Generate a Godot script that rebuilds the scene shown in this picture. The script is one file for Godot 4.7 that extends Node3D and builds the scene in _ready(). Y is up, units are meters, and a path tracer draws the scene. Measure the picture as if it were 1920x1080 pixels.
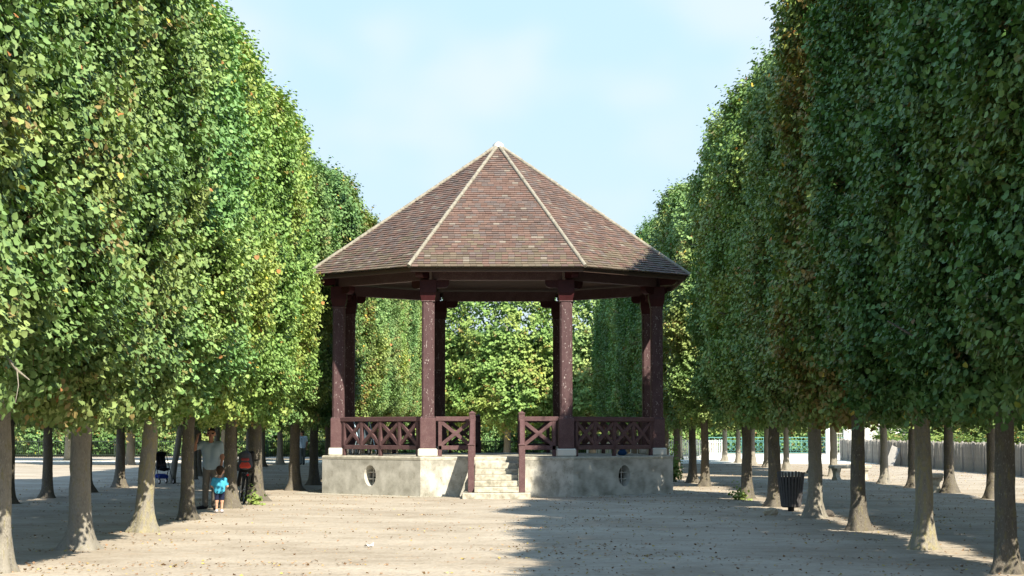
extends Node3D
# A clipped lime avenue with a tiled octagonal bandstand in the middle, morning sun from behind the camera's right shoulder.
# x right, y up, the avenue runs along -z. Distances along the avenue are written d (z = -d).

const GX := -0.37
const GD := 58.88
const AP := 4.88          # apothem of the masonry base
const FLOOR_Y := 1.05

var rng := RandomNumberGenerator.new()
var M := {}
var used := {}

# ------------------------------------------------------------------ mesh building
class MB:
	var v := PackedVector3Array()
	var n := PackedVector3Array()
	var c := PackedColorArray()
	var col := Color.WHITE
	func tri(a: Vector3, b: Vector3, d: Vector3):            # counter-clockwise seen from outside
		var nn := (b - a).cross(d - a).normalized()
		v.append(a); v.append(d); v.append(b)
		for k in 3:
			n.append(nn); c.append(col)
	func quad(a: Vector3, b: Vector3, d: Vector3, e: Vector3):
		tri(a, b, d); tri(a, d, e)
	func tri_n(a: Vector3, b: Vector3, d: Vector3, na: Vector3, nb: Vector3, nd: Vector3):
		v.append(a); v.append(d); v.append(b)
		n.append(na); n.append(nd); n.append(nb)
		for k in 3: c.append(col)
	# box with chamfered edges, in the frame b at o
	func box(o: Vector3, size: Vector3, bev := 0.0, b := Basis()):
		var h := size * 0.5
		if bev <= 0.0:
			var p := []
			for i in 8:
				p.append(o + b * Vector3(h.x * (1 if i & 1 else -1), h.y * (1 if i & 2 else -1), h.z * (1 if i & 4 else -1)))
			quad(p[4], p[5], p[7], p[6]); quad(p[1], p[0], p[2], p[3])
			quad(p[5], p[1], p[3], p[7]); quad(p[0], p[4], p[6], p[2])
			quad(p[6], p[7], p[3], p[2]); quad(p[0], p[1], p[5], p[4])
			return
		var e := minf(bev, minf(h.x, minf(h.y, h.z)) * 0.9)
		var q := {}
		for i in 8:
			var s := Vector3(1 if i & 1 else -1, 1 if i & 2 else -1, 1 if i & 4 else -1)
			for a in 3:
				var w := Vector3(h.x - e, h.y - e, h.z - e)
				w[a] = h[a]
				q[i * 3 + a] = o + b * (w * s)
		for a in 3:
			var bu := (a + 1) % 3
			var bw := (a + 2) % 3
			for sg in 2:
				var base := (1 << a) if sg else 0
				var i0 := base
				var i1 := base | (1 << bu)
				var i2 := base | (1 << bu) | (1 << bw)
				var i3 := base | (1 << bw)
				if sg: quad(q[i0 * 3 + a], q[i1 * 3 + a], q[i2 * 3 + a], q[i3 * 3 + a])
				else: quad(q[i3 * 3 + a], q[i2 * 3 + a], q[i1 * 3 + a], q[i0 * 3 + a])
			# the four edges that run along axis a
			for su in 2:
				for sw in 2:
					var lo := ((1 << bu) if su else 0) | ((1 << bw) if sw else 0)
					var hi := lo | (1 << a)
					var flip := (su == sw)
					if flip: quad(q[lo * 3 + bu], q[hi * 3 + bu], q[hi * 3 + bw], q[lo * 3 + bw]) if false else quad(q[lo * 3 + bw], q[hi * 3 + bw], q[hi * 3 + bu], q[lo * 3 + bu])
					else: quad(q[lo * 3 + bu], q[hi * 3 + bu], q[hi * 3 + bw], q[lo * 3 + bw])
		for i in 8:
			var odd: bool = ((i & 1) + ((i >> 1) & 1) + ((i >> 2) & 1)) % 2 == 1
			if odd: tri(q[i * 3], q[i * 3 + 1], q[i * 3 + 2])
			else: tri(q[i * 3], q[i * 3 + 2], q[i * 3 + 1])
	func beam(a: Vector3, b: Vector3, wide: float, high: float, bev := 0.0, up := Vector3.UP):
		var x := (b - a).normalized()
		var z := x.cross(up).normalized()
		var y := z.cross(x)
		box((a + b) * 0.5, Vector3(a.distance_to(b), high, wide), bev, Basis(x, y, z))
	# smooth tube through points with radii
	func tube(p: Array, r: Array, sides := 8, cap := true):
		var rings := []
		var frame := Vector3.RIGHT
		for i in p.size():
			var t: Vector3 = (p[mini(i + 1, p.size() - 1)] - p[maxi(i - 1, 0)]).normalized()
			if absf(t.dot(frame)) > 0.9: frame = Vector3.FORWARD if absf(t.z) < 0.8 else Vector3.UP
			var s := t.cross(frame).normalized()
			frame = s.cross(t).normalized()
			var ring := []
			for k in sides:
				var g := TAU * k / sides
				ring.append(frame * cos(g) + s * sin(g))
			rings.append(ring)
		for i in p.size() - 1:
			for k in sides:
				var k2 := (k + 1) % sides
				var na: Vector3 = rings[i][k]
				var nb: Vector3 = rings[i][k2]
				var nc: Vector3 = rings[i + 1][k2]
				var nd: Vector3 = rings[i + 1][k]
				var a: Vector3 = p[i] + na * r[i]
				var b: Vector3 = p[i] + nb * r[i]
				var cc: Vector3 = p[i + 1] + nc * r[i + 1]
				var d: Vector3 = p[i + 1] + nd * r[i + 1]
				tri_n(a, b, cc, na, nb, nc); tri_n(a, cc, d, na, nc, nd)
		if cap:
			for e in [0, p.size() - 1]:
				for k in range(1, sides - 1):
					var a: Vector3 = p[e] + rings[e][0] * r[e]
					var b: Vector3 = p[e] + rings[e][k] * r[e]
					var d: Vector3 = p[e] + rings[e][k + 1] * r[e]
					if e == 0: tri(a, d, b)
					else: tri(a, b, d)
	func torus(o: Vector3, axis: Vector3, big: float, small: float, n1 := 28, n2 := 8):
		var pts := []
		var rr := []
		var u := axis.cross(Vector3.UP if absf(axis.y) < 0.9 else Vector3.RIGHT).normalized()
		var w := axis.cross(u).normalized()
		for i in n1:
			for j in n2:
				var q := []
				for e in [[i, j], [i + 1, j], [i + 1, j + 1], [i, j + 1]]:
					var g: float = TAU * e[0] / n1
					var f: float = TAU * e[1] / n2
					var rad := u * cos(g) + w * sin(g)
					var nn := rad * cos(f) + axis * sin(f)
					q.append([o + rad * big + nn * small, nn])
				tri_n(q[0][0], q[1][0], q[2][0], q[0][1], q[1][1], q[2][1])
				tri_n(q[0][0], q[2][0], q[3][0], q[0][1], q[2][1], q[3][1])
	# a flat polygon (counter-clockwise in x,y of the basis) pushed out along z of the basis
	func prism(poly: PackedVector2Array, depth: float, o: Vector3, b: Basis):
		var idx := Geometry2D.triangulate_polygon(poly)
		var hz := b.z * depth * 0.5
		for i in range(0, idx.size(), 3):
			var t := []
			for k in 3: t.append(o + b.x * poly[idx[i + k]].x + b.y * poly[idx[i + k]].y)
			var f: bool = (t[1] - t[0]).cross(t[2] - t[0]).dot(b.z) > 0
			if f:
				tri(t[0] + hz, t[1] + hz, t[2] + hz); tri(t[0] - hz, t[2] - hz, t[1] - hz)
			else:
				tri(t[0] + hz, t[2] + hz, t[1] + hz); tri(t[0] - hz, t[1] - hz, t[2] - hz)
		var ccw := not Geometry2D.is_polygon_clockwise(poly)
		for i in poly.size():
			var p := poly[i]
			var q := poly[(i + 1) % poly.size()]
			var a := o + b.x * p.x + b.y * p.y
			var d := o + b.x * q.x + b.y * q.y
			if ccw: quad(a - hz, d - hz, d + hz, a + hz)
			else: quad(d - hz, a - hz, a + hz, d + hz)
	func mesh(old: ArrayMesh = null) -> ArrayMesh:
		var a := []
		a.resize(Mesh.ARRAY_MAX)
		a[Mesh.ARRAY_VERTEX] = v; a[Mesh.ARRAY_NORMAL] = n; a[Mesh.ARRAY_COLOR] = c
		var m := ArrayMesh.new() if old == null else old
		m.add_surface_from_arrays(Mesh.PRIMITIVE_TRIANGLES, a)
		return m

func part(called: String, mb, mat: Material, parent: Node, at := Vector3.ZERO) -> MeshInstance3D:
	var o := MeshInstance3D.new()
	o.name = called
	o.mesh = mb.mesh() if mb is MB else mb
	o.material_override = mat
	o.position = at
	parent.add_child(o, true)
	return o
func box_part(called: String, o: Vector3, size: Vector3, bev: float, mat: Material, parent: Node, b := Basis()) -> MeshInstance3D:
	var mb := MB.new(); mb.box(o, size, bev, b)
	return part(called, mb, mat, parent)
const ORD := ["first", "second", "third", "fourth", "fifth", "sixth", "seventh", "eighth", "ninth", "tenth", "eleventh", "twelfth", "thirteenth", "fourteenth", "fifteenth", "sixteenth", "seventeenth", "eighteenth"]
func numbered(called: String) -> String:
	if not used.has(called):
		used[called] = 0
		return called
	used[called] += 1
	return "%s_%03d" % [called, used[called]]
func tag(o: Node, label: String, category: String, group := "", kind := ""):
	if label: o.set_meta("label", label)
	if category: o.set_meta("category", category)
	if group: o.set_meta("group", group)
	if kind: o.set_meta("kind", kind)
	return o
func thing(called: String, at: Vector3, turn := 0.0) -> Node3D:
	var o := Node3D.new()
	o.name = numbered(called)
	o.position = at
	o.rotation.y = turn
	add_child(o)
	return o
func single(called: String, mb, mat: Material, at := Vector3.ZERO) -> MeshInstance3D:
	return part(numbered(called), mb, mat, self, at)

# ------------------------------------------------------------------ textures and materials
func noise_bytes(seed_: int, freq: float, size: int, oct := 4, ridged := false) -> PackedByteArray:
	var f := FastNoiseLite.new()
	f.seed = seed_
	f.noise_type = FastNoiseLite.TYPE_SIMPLEX_SMOOTH
	f.frequency = freq
	f.fractal_octaves = oct
	f.fractal_type = FastNoiseLite.FRACTAL_RIDGED if ridged else FastNoiseLite.FRACTAL_FBM
	var im := f.get_seamless_image(size, size)
	im.convert(Image.FORMAT_L8)
	return im.get_data()
func ramp(stops: Array, t: float) -> Color:       # stops of linear colours
	for i in range(1, stops.size()):
		if t <= stops[i][0]:
			var k: float = (t - stops[i - 1][0]) / maxf(1e-4, stops[i][0] - stops[i - 1][0])
			return (stops[i - 1][1] as Color).lerp(stops[i][1], clampf(k, 0, 1))
	return stops[-1][1]
func to_tex(data: PackedByteArray, size: int) -> ImageTexture:
	var im := Image.create_from_data(size, size, false, Image.FORMAT_RGB8, data)
	im.generate_mipmaps()
	return ImageTexture.create_from_image(im)
func blend_tex(size: int, stops: Array, layers: Array, over := [], gain := 1.0) -> ImageTexture:
	# layers: [bytes, weight]; over: [bytes, threshold, soft, colour] patches of other matter with their own outline
	var lut := []
	for i in 256:
		lut.append(ramp(stops, i / 255.0))
	var out := PackedByteArray()
	out.resize(size * size * 3)
	for i in size * size:
		var t := 0.0
		for l in layers: t += l[0][i] * l[1]
		var k: Color = lut[clampi(int((t - 128.0) * gain + 128.0), 0, 255)]
		for o in over:
			var s: float = clampf((o[0][i] - o[1]) / o[2], 0.0, 1.0)
			if s > 0.0: k = k.lerp(o[3], s * o[3].a)
		k = k.linear_to_srgb()
		out[i * 3] = int(clampf(k.r, 0, 1) * 255); out[i * 3 + 1] = int(clampf(k.g, 0, 1) * 255); out[i * 3 + 2] = int(clampf(k.b, 0, 1) * 255)
	return to_tex(out, size)
func normal_tex(bytes: PackedByteArray, size: int, strength: float) -> ImageTexture:
	var im := Image.create_from_data(size, size, false, Image.FORMAT_L8, bytes)
	im.convert(Image.FORMAT_RGBA8)
	im.bump_map_to_normal_map(strength)
	return ImageTexture.create_from_image(im)
func lin(r: float, g: float, b: float) -> Color:
	return Color(r, g, b).linear_to_srgb()
func mat(c: Color, rough := 0.8, tex: Texture2D = null, scale := Vector3.ONE, nrm: Texture2D = null, nscale := 1.0, world := false) -> StandardMaterial3D:
	var m := StandardMaterial3D.new()
	m.albedo_color = c
	m.roughness = rough
	m.metallic_specular = 0.3
	if tex or nrm:
		m.uv1_triplanar = true
		m.uv1_world_triplanar = world
		m.uv1_scale = scale
	if tex: m.albedo_texture = tex
	if nrm:
		m.normal_enabled = true
		m.normal_texture = nrm
		m.normal_scale = nscale
	return m

func make_materials():
	var n1 := noise_bytes(1, 0.006, 512, 5)
	var n2 := noise_bytes(2, 0.03, 512, 4)
	var n3 := noise_bytes(3, 0.11, 512, 3)
	var n4 := noise_bytes(4, 0.012, 512, 5)
	var fine := noise_bytes(5, 0.3, 512, 2)
	var n5 := noise_bytes(6, 0.05, 512, 5)
	# painted wood: old maroon paint, blotchy; flakes show the pale undercoat
	var flake := PackedByteArray(); flake.resize(n5.size())
	for i in n5.size(): flake[i] = clampi(int(n5[i] + (n4[i] - 128) * 0.55 + (fine[i] - 128) * 0.15), 0, 255)
	var paint_stops := [[0.0, Color(0.07, 0.038, 0.042)], [0.5, Color(0.112, 0.064, 0.069)], [1.0, Color(0.16, 0.104, 0.106)]]
	var t_paint := blend_tex(512, paint_stops, [[n1, 0.4], [n2, 0.35], [fine, 0.25]], [[n3, 205.0, 10.0, Color(0.5, 0.45, 0.42, 0.7)]])
	var t_flaky := blend_tex(512, [[0.0, Color(0.055, 0.030, 0.034)], [0.5, Color(0.088, 0.052, 0.057)], [1.0, Color(0.13, 0.084, 0.087)]], [[n1, 0.4], [n2, 0.35], [fine, 0.25]], [[flake, 212.0, 8.0, Color(0.5, 0.46, 0.45, 0.85)]])
	M.paint = mat(Color.WHITE, 0.55, t_paint, Vector3(0.9, 0.9, 0.9), normal_tex(fine, 512, 1.0), 0.3, true)
	M.flaky = mat(Color.WHITE, 0.6, t_flaky, Vector3(1.3, 0.42, 1.3), normal_tex(n3, 512, 2.0), 0.4, true)
	M.red = mat(lin(0.24, 0.06, 0.065), 0.5, t_paint, Vector3(0.9, 0.9, 0.9), null, 1.0, true)
	M.red.albedo_color = Color(0.66, 0.44, 0.47)
	M.beam = M.paint
	M.soffit = mat(lin(0.11, 0.072, 0.06), 0.8)
	# rendered masonry with damp stains
	var t_render := blend_tex(512, [[0.0, Color(0.22, 0.215, 0.18)], [0.42, Color(0.40, 0.39, 0.35)], [0.65, Color(0.53, 0.52, 0.475)], [1.0, Color(0.62, 0.61, 0.565)]], [[n4, 0.55], [n1, 0.2], [n3, 0.15], [fine, 0.1]], [[n2, 178.0, 40.0, Color(0.22, 0.21, 0.15, 0.55)]], 1.45)
	M.render = mat(Color.WHITE, 0.9, t_render, Vector3(0.42, 0.30, 0.42), normal_tex(n3, 512, 1.5), 0.25, true)
	M.stone = mat(lin(0.9, 0.88, 0.82), 0.9, t_render, Vector3(0.9, 0.9, 0.9), null, 1.0, true)
	M.plinth = mat(lin(0.66, 0.65, 0.60), 0.9, null, Vector3.ONE, normal_tex(n3, 512, 1.5), 0.2, true)
	M.mortar = mat(lin(0.56, 0.53, 0.48), 0.9, t_render, Vector3(1.4, 1.4, 1.4), null, 1.0, true)
	M.iron = mat(lin(0.5, 0.5, 0.47), 0.6)
	# sandy ground
	var g1 := noise_bytes(11, 0.004, 1024, 5)
	var g2 := noise_bytes(12, 0.02, 1024, 4)
	var g3 := noise_bytes(13, 0.12, 1024, 3)
	var g4 := noise_bytes(14, 0.4, 1024, 2)
	var t_ground := blend_tex(1024, [[0.0, Color(0.20, 0.16, 0.12)], [0.35, Color(0.325, 0.282, 0.228)], [0.6, Color(0.40, 0.355, 0.295)], [1.0, Color(0.52, 0.475, 0.405)]], [[g1, 0.38], [g2, 0.27], [g3, 0.2], [g4, 0.15]], [[g3, 196.0, 14.0, Color(0.24, 0.18, 0.12, 0.5)], [g2, 176.0, 30.0, Color(0.31, 0.235, 0.165, 0.45)]], 1.35)
	M.ground = mat(Color.WHITE, 0.95, t_ground, Vector3(0.071, 0.071, 0.071), normal_tex(g3, 1024, 3.0), 0.5, true)
	M.path = mat(lin(0.8, 0.79, 0.75), 0.95, null, Vector3(0.3, 0.3, 0.3), normal_tex(g3, 1024, 3.0), 0.3, true)
	M.apron = mat(lin(0.86, 0.82, 0.76), 0.95, t_render, Vector3(1.1, 1.1, 1.1), normal_tex(noise_bytes(15, 0.05, 512, 2), 512, 4.0), 0.8, true)
	# bark
	var b1 := noise_bytes(21, 0.035, 512, 4, true)
	var b2 := noise_bytes(22, 0.012, 512, 4)
	var b3 := noise_bytes(23, 0.05, 512, 3)
	var bark_over := [[b3, 186.0, 12.0, Color(0.42, 0.42, 0.36, 0.7)], [b2, 182.0, 20.0, Color(0.20, 0.18, 0.06, 0.5)]]
	var t_bark := blend_tex(512, [[0.0, Color(0.06, 0.051, 0.041)], [0.5, Color(0.125, 0.112, 0.093)], [1.0, Color(0.21, 0.195, 0.17)]], [[b1, 0.45], [b2, 0.3], [fine, 0.25]], bark_over)
	M.bark = mat(Color.WHITE, 0.95, t_bark, Vector3(2.2, 0.5, 2.2), normal_tex(b1, 512, 6.0), 1.0)
	M.bark_pale_lit = M.bark.duplicate(); M.bark_pale_lit.albedo_texture = blend_tex(512, [[0.0, Color(0.12, 0.107, 0.09)], [0.5, Color(0.24, 0.225, 0.195)], [1.0, Color(0.37, 0.35, 0.31)]], [[b1, 0.45], [b2, 0.3], [fine, 0.25]], bark_over)  # paler copy for sunlit trunks: sunlight put into the bark colour
	M.bark_lichen = M.bark_pale_lit.duplicate()
	M.bark_lichen.albedo_texture = blend_tex(512, [[0.0, Color(0.12, 0.107, 0.09)], [0.5, Color(0.24, 0.225, 0.195)], [1.0, Color(0.37, 0.35, 0.31)]], [[b1, 0.45], [b2, 0.3], [fine, 0.25]], [[b2, 140.0, 16.0, Color(0.32, 0.28, 0.09, 0.45)], [b3, 186.0, 12.0, Color(0.44, 0.44, 0.38, 0.7)]])
	M.twig = mat(lin(0.20, 0.10, 0.06), 0.8)
	M.tile = mat(Color.WHITE, 0.85, blend_tex(512, [[0.0, Color(0.6, 0.6, 0.6)], [1.0, Color(1, 1, 1)]], [[n3, 0.5], [fine, 0.5]]), Vector3(2, 2, 2), null, 1.0, true)
	M.tile.vertex_color_use_as_albedo = true
	M.fallen = mat(Color.WHITE, 0.8)
	M.fallen.vertex_color_use_as_albedo = true
	# leaves: the colour of each leaf is in the mesh, a tint for each kind of tree; the darkest has shade painted in
	for t in [["leaf", Color(1, 1, 1)], ["leaf_blue", Color(0.94, 0.99, 0.98)], ["leaf_yellow", Color(1.0, 1.0, 0.90)], ["leaf_deep_shade", Color(0.74, 0.83, 0.75)], ["leaf_dry", Color(0.98, 0.94, 0.84)]]:
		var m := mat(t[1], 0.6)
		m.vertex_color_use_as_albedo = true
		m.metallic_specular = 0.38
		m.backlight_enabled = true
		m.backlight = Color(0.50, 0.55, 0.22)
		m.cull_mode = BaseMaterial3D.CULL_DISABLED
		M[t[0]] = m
	M.paling = mat(Color.WHITE, 0.9, blend_tex(512, [[0.0, Color(0.16, 0.15, 0.14)], [1.0, Color(0.50, 0.49, 0.47)]], [[n2, 0.6], [fine, 0.4]]), Vector3(2.2, 0.2, 2.2), null, 1.0, true)
	M.dark_iron = mat(lin(0.03, 0.045, 0.035), 0.6)
	M.teal_iron = mat(lin(0.10, 0.26, 0.26), 0.5)
	M.white_paint = mat(lin(0.74, 0.73, 0.70), 0.8)
	M.slat = mat(Color.WHITE, 0.7, blend_tex(512, [[0.0, Color(0.045, 0.042, 0.044)], [1.0, Color(0.14, 0.135, 0.14)]], [[n2, 0.6], [fine, 0.4]]), Vector3(3, 0.4, 3), null, 1.0, false)
	M.rubber = mat(lin(0.02, 0.02, 0.021), 0.8)
	M.steel = mat(lin(0.5, 0.5, 0.52), 0.35); M.steel.metallic = 0.9
	M.black = mat(lin(0.018, 0.018, 0.02), 0.6)

# ------------------------------------------------------------------ foliage
# a crown of leafy shoots on a rounded box hx x hz x height that starts at height base
func make_crown(seed_: int, hx: float, hz: float, base: float, high: float, shoots: int, per: int, leaf: float, e: float, lump: float, yellow: float, brown: float, dome := 1.3, fill := 2600, pale := 1.0, boxy := 0.45) -> ArrayMesh:
	var r := RandomNumberGenerator.new()
	r.seed = seed_
	var nz := FastNoiseLite.new()
	nz.seed = seed_
	nz.frequency = 0.42
	nz.fractal_octaves = 3
	# plan outline with equal steps
	var out := []
	var cum := [0.0]
	for i in 201:
		var a := TAU * i / 200.0
		out.append(Vector2(hx * signf(cos(a)) * pow(absf(cos(a)), 2.0 / e), hz * signf(sin(a)) * pow(absf(sin(a)), 2.0 / e)))
		if i: cum.append(cum[-1] + out[i].distance_to(out[i - 1]))
	var total: int = shoots * per + fill
	var V := PackedVector3Array(); V.resize(total * 6)
	var N := PackedVector3Array(); N.resize(total * 6)
	var C := PackedColorArray(); C.resize(total * 6)
	var I := PackedInt32Array(); I.resize(total * 12)
	var tw := MB.new()
	var at := 0
	var side_len := high - dome
	var made := 0
	while made < shoots:
		var tt: float = r.randf() * cum[-1]
		var lo := 0
		var hi := 200
		while hi - lo > 1:
			var mid := (lo + hi) >> 1
			if cum[mid] <= tt: lo = mid
			else: hi = mid
		var p2: Vector2 = (out[lo] as Vector2).lerp(out[lo + 1], (tt - cum[lo]) / maxf(1e-5, cum[lo + 1] - cum[lo]))
		var edge: Vector2 = (out[lo + 1] - out[lo]).normalized()
		var n2 := Vector2(edge.y, -edge.x)
		var pos: Vector3
		var nor: Vector3
		var pick := r.randf()
		if pick < 0.09:                                       # underside
			var s := sqrt(r.randf())
			pos = Vector3(p2.x * s * 0.75, base + r.randf_range(-0.05, 0.2), p2.y * s * 0.9)
			nor = Vector3(n2.x * 0.5, -0.6, n2.y * 0.5).normalized()
		elif pick < 0.24:                                     # the domed top
			var q := r.randf() * PI * 0.5
			var s := pow(maxf(cos(q), 0.0), boxy)
			pos = Vector3(p2.x * s, base + side_len + dome * pow(sin(q), 0.75), p2.y * s)
			nor = Vector3(n2.x * cos(q), sin(q), n2.y * cos(q)).normalized()
		else:
			var y := r.randf()
			var s := 1.0 - 0.34 * pow(1.0 - minf(1.0, y * 7.0), 2.0)
			pos = Vector3(p2.x * s, base + y * side_len, p2.y * s)
			nor = Vector3(n2.x, 0.05, n2.y).normalized()
		var w := nz.get_noise_3dv(pos)
		var w2 := nz.get_noise_3dv(pos * 3.1 + Vector3(40, 0, 0))
		var w3 := nz.get_noise_3dv(pos * 0.9 + Vector3(0, 70, 0))
		pos += nor * (w * lump * 1.6 + w2 * lump * 0.45 - 0.04 - absf(r.randfn()) * 0.07)
		if w2 < -0.26 and r.randf() < 0.8: continue           # thin places
		made += 1
		var dir := (nor * 0.75 + Vector3(0, 0.55 if nor.y > -0.3 else -0.25, 0) + Vector3(r.randfn(), r.randfn(), r.randfn()) * 0.28).normalized()
		var ln := r.randf_range(0.24, 0.55) * clampf(leaf / 0.08, 0.9, 1.6)
		if nor.y > 0.6 and r.randf() < 0.12: ln *= 1.9
		var root := pos - dir * 0.22
		var tip := root + dir * (ln + 0.1) + Vector3(0, -0.25 * ln * ln, 0)
		var sidev := dir.cross(nor if absf(dir.dot(nor)) < 0.95 else Vector3.UP).normalized()
		if made % 3 == 0:
			var wv := sidev * 0.004
			var wv2 := nor * 0.004
			tw.tri(root - wv, root + wv, tip); tw.tri(root - wv2, tip, root + wv2)
		var g := r.randf()
		var sh: Color = Color(0.105, 0.195, 0.062).lerp(Color(0.205, 0.315, 0.118), g)
		sh = sh.lerp(Color(0.26, 0.315, 0.105), clampf(w3 * 1.6 + 0.2, 0.0, 0.75))
		sh *= pale  # raised for crowns in fuller sun: light put into the leaf colour
		var dry := r.randf() < brown * clampf(1.0 + w3 * 4.0, 0.1, 3.0)
		if dry: sh = sh.lerp(Color(0.27, 0.16, 0.075), 0.65)
		for k in per:
			var t := (k + 0.5) / per
			var o := root.lerp(tip, 0.12 + 0.88 * t)
			var sg := 1.0 if k & 1 else -1.0
			var ld := (sidev * sg * r.randf_range(0.5, 1.0) + dir * 0.45 + Vector3(0, -0.35, 0) + Vector3(r.randfn(), r.randfn(), r.randfn()) * 0.22).normalized()
			var nn := (nor * 0.75 + Vector3(0, 0.5, 0) + Vector3(r.randfn(), r.randfn(), r.randfn()) * 0.33)
			nn = (nn - ld * nn.dot(ld)).normalized()
			var kc := sh * r.randf_range(0.8, 1.22)
			var yl := r.randf()
			if yl < yellow: kc = Color(0.50, 0.40, 0.08) if yl < yellow * 0.6 else Color(0.38, 0.18, 0.07)
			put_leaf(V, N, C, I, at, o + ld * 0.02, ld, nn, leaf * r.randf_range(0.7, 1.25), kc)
			at += 1
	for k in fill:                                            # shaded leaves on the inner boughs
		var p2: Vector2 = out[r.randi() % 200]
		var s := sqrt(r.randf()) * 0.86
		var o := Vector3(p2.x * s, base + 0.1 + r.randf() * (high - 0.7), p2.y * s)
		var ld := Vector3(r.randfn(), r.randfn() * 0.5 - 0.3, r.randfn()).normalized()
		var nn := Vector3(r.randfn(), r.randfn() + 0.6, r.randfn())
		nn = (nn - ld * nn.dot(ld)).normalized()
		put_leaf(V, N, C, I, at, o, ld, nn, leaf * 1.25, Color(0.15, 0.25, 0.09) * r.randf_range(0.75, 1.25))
		at += 1
	var a := []
	a.resize(Mesh.ARRAY_MAX)
	a[Mesh.ARRAY_VERTEX] = V; a[Mesh.ARRAY_NORMAL] = N; a[Mesh.ARRAY_COLOR] = C; a[Mesh.ARRAY_INDEX] = I
	var m := ArrayMesh.new()
	m.add_surface_from_arrays(Mesh.PRIMITIVE_TRIANGLES, a)
	return tw.mesh(m)

func put_leaf(V, N, C, I, at: int, o: Vector3, d: Vector3, n: Vector3, s: float, c: Color):
	# heart-shaped, pointed, folded along the midrib
	var x := d.cross(n)
	var b := at * 6
	var up := n * (s * 0.10)
	c.a = 1.0
	V[b] = o
	V[b + 1] = o + (x * -0.44 + d * 0.10) * s + up
	V[b + 2] = o + (x * -0.46 + d * 0.52) * s + up
	V[b + 3] = o + d * s - up * 0.8
	V[b + 4] = o + (x * 0.46 + d * 0.52) * s + up
	V[b + 5] = o + (x * 0.44 + d * 0.10) * s + up
	var nl := (n + x * 0.22).normalized()
	var nr := (n - x * 0.22).normalized()
	N[b] = n; N[b + 1] = nl; N[b + 2] = nl; N[b + 3] = n; N[b + 4] = nr; N[b + 5] = nr
	for k in 6: C[b + k] = c
	var q := at * 12
	I[q] = b; I[q + 1] = b + 1; I[q + 2] = b + 2
	I[q + 3] = b; I[q + 4] = b + 2; I[q + 5] = b + 3
	I[q + 6] = b; I[q + 7] = b + 3; I[q + 8] = b + 4
	I[q + 9] = b; I[q + 10] = b + 4; I[q + 11] = b + 5

# trunk with a flared foot, running up into the crown and forking there
func make_trunk(seed_: int, rad: float, flare: float, clear: float, top: float, spread_x: float, spread_z: float) -> ArrayMesh:
	var r := RandomNumberGenerator.new(); r.seed = seed_
	var nz := FastNoiseLite.new(); nz.seed = seed_; nz.frequency = 1.3
	var mb := MB.new()
	var sides := 18
	var hs := [-0.06, 0.0, 0.06, 0.13, 0.22, 0.34, 0.47, 0.6, 0.75, 0.9, 1.05, 1.2, 1.35, 1.5, 1.65, 1.8, 1.95, clear + 0.3, clear + 1.2, clear + 2.6, top]
	var rings := []
	var wob := Vector2(r.randf_range(-1, 1), r.randf_range(-1, 1)) * 0.06
	for h in hs:
		var ring := []
		var k: float = exp(-maxf(h, 0.0) / 0.20)
		var rr: float = rad * (1.0 + flare * k) * lerpf(1.0, 0.82, clampf(h / clear, 0, 1))
		if h > clear: rr = rad * 0.82 * lerpf(1.0, 0.18, (h - clear) / (top - clear))
		var o := Vector3(wob.x * sin(h * 1.4), h, wob.y * sin(h * 1.1 + 0.6) - wob.y * sin(0.6))
		for i in sides:
			var g := TAU * i / sides
			var lobe := 1.0 + k * 0.22 * sin(g * 4.0 + seed_) + 0.11 * nz.get_noise_3d(cos(g) * 1.2, h * 1.6, sin(g) * 1.2) * 2.0
			ring.append(o + Vector3(cos(g), 0, sin(g)) * rr * lobe)
		rings.append(ring)
	for j in hs.size() - 1:
		for i in sides:
			var i2 := (i + 1) % sides
			var q := [rings[j][i], rings[j][i2], rings[j + 1][i2], rings[j + 1][i]]
			var nn := []
			for e in [[j, i], [j, i2], [j + 1, i2], [j + 1, i]]:
				var du: Vector3 = rings[mini(e[0] + 1, hs.size() - 1)][e[1]] - rings[maxi(e[0] - 1, 0)][e[1]]
				var dg: Vector3 = rings[e[0]][(e[1] + 1) % sides] - rings[e[0]][(e[1] + sides - 1) % sides]
				nn.append(du.cross(dg).normalized())
			mb.tri_n(q[0], q[3], q[2], nn[0], nn[3], nn[2]); mb.tri_n(q[0], q[2], q[1], nn[0], nn[2], nn[1])
	for k in 11:                                              # boughs
		var h := lerpf(clear - 0.1, top - 1.5, (k + r.randf()) / 11.0)
		var g := r.randf() * TAU
		var e := Vector3(cos(g) * spread_x, r.randf_range(0.5, 1.3), sin(g) * spread_z) * r.randf_range(0.75, 1.0)
		var o := Vector3(0, h, 0)
		mb.tube([o, o + e * 0.5 + Vector3(0, 0.1, 0), o + e], [rad * 0.32, rad * 0.22, rad * 0.07], 7)
	return mb.mesh()

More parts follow.
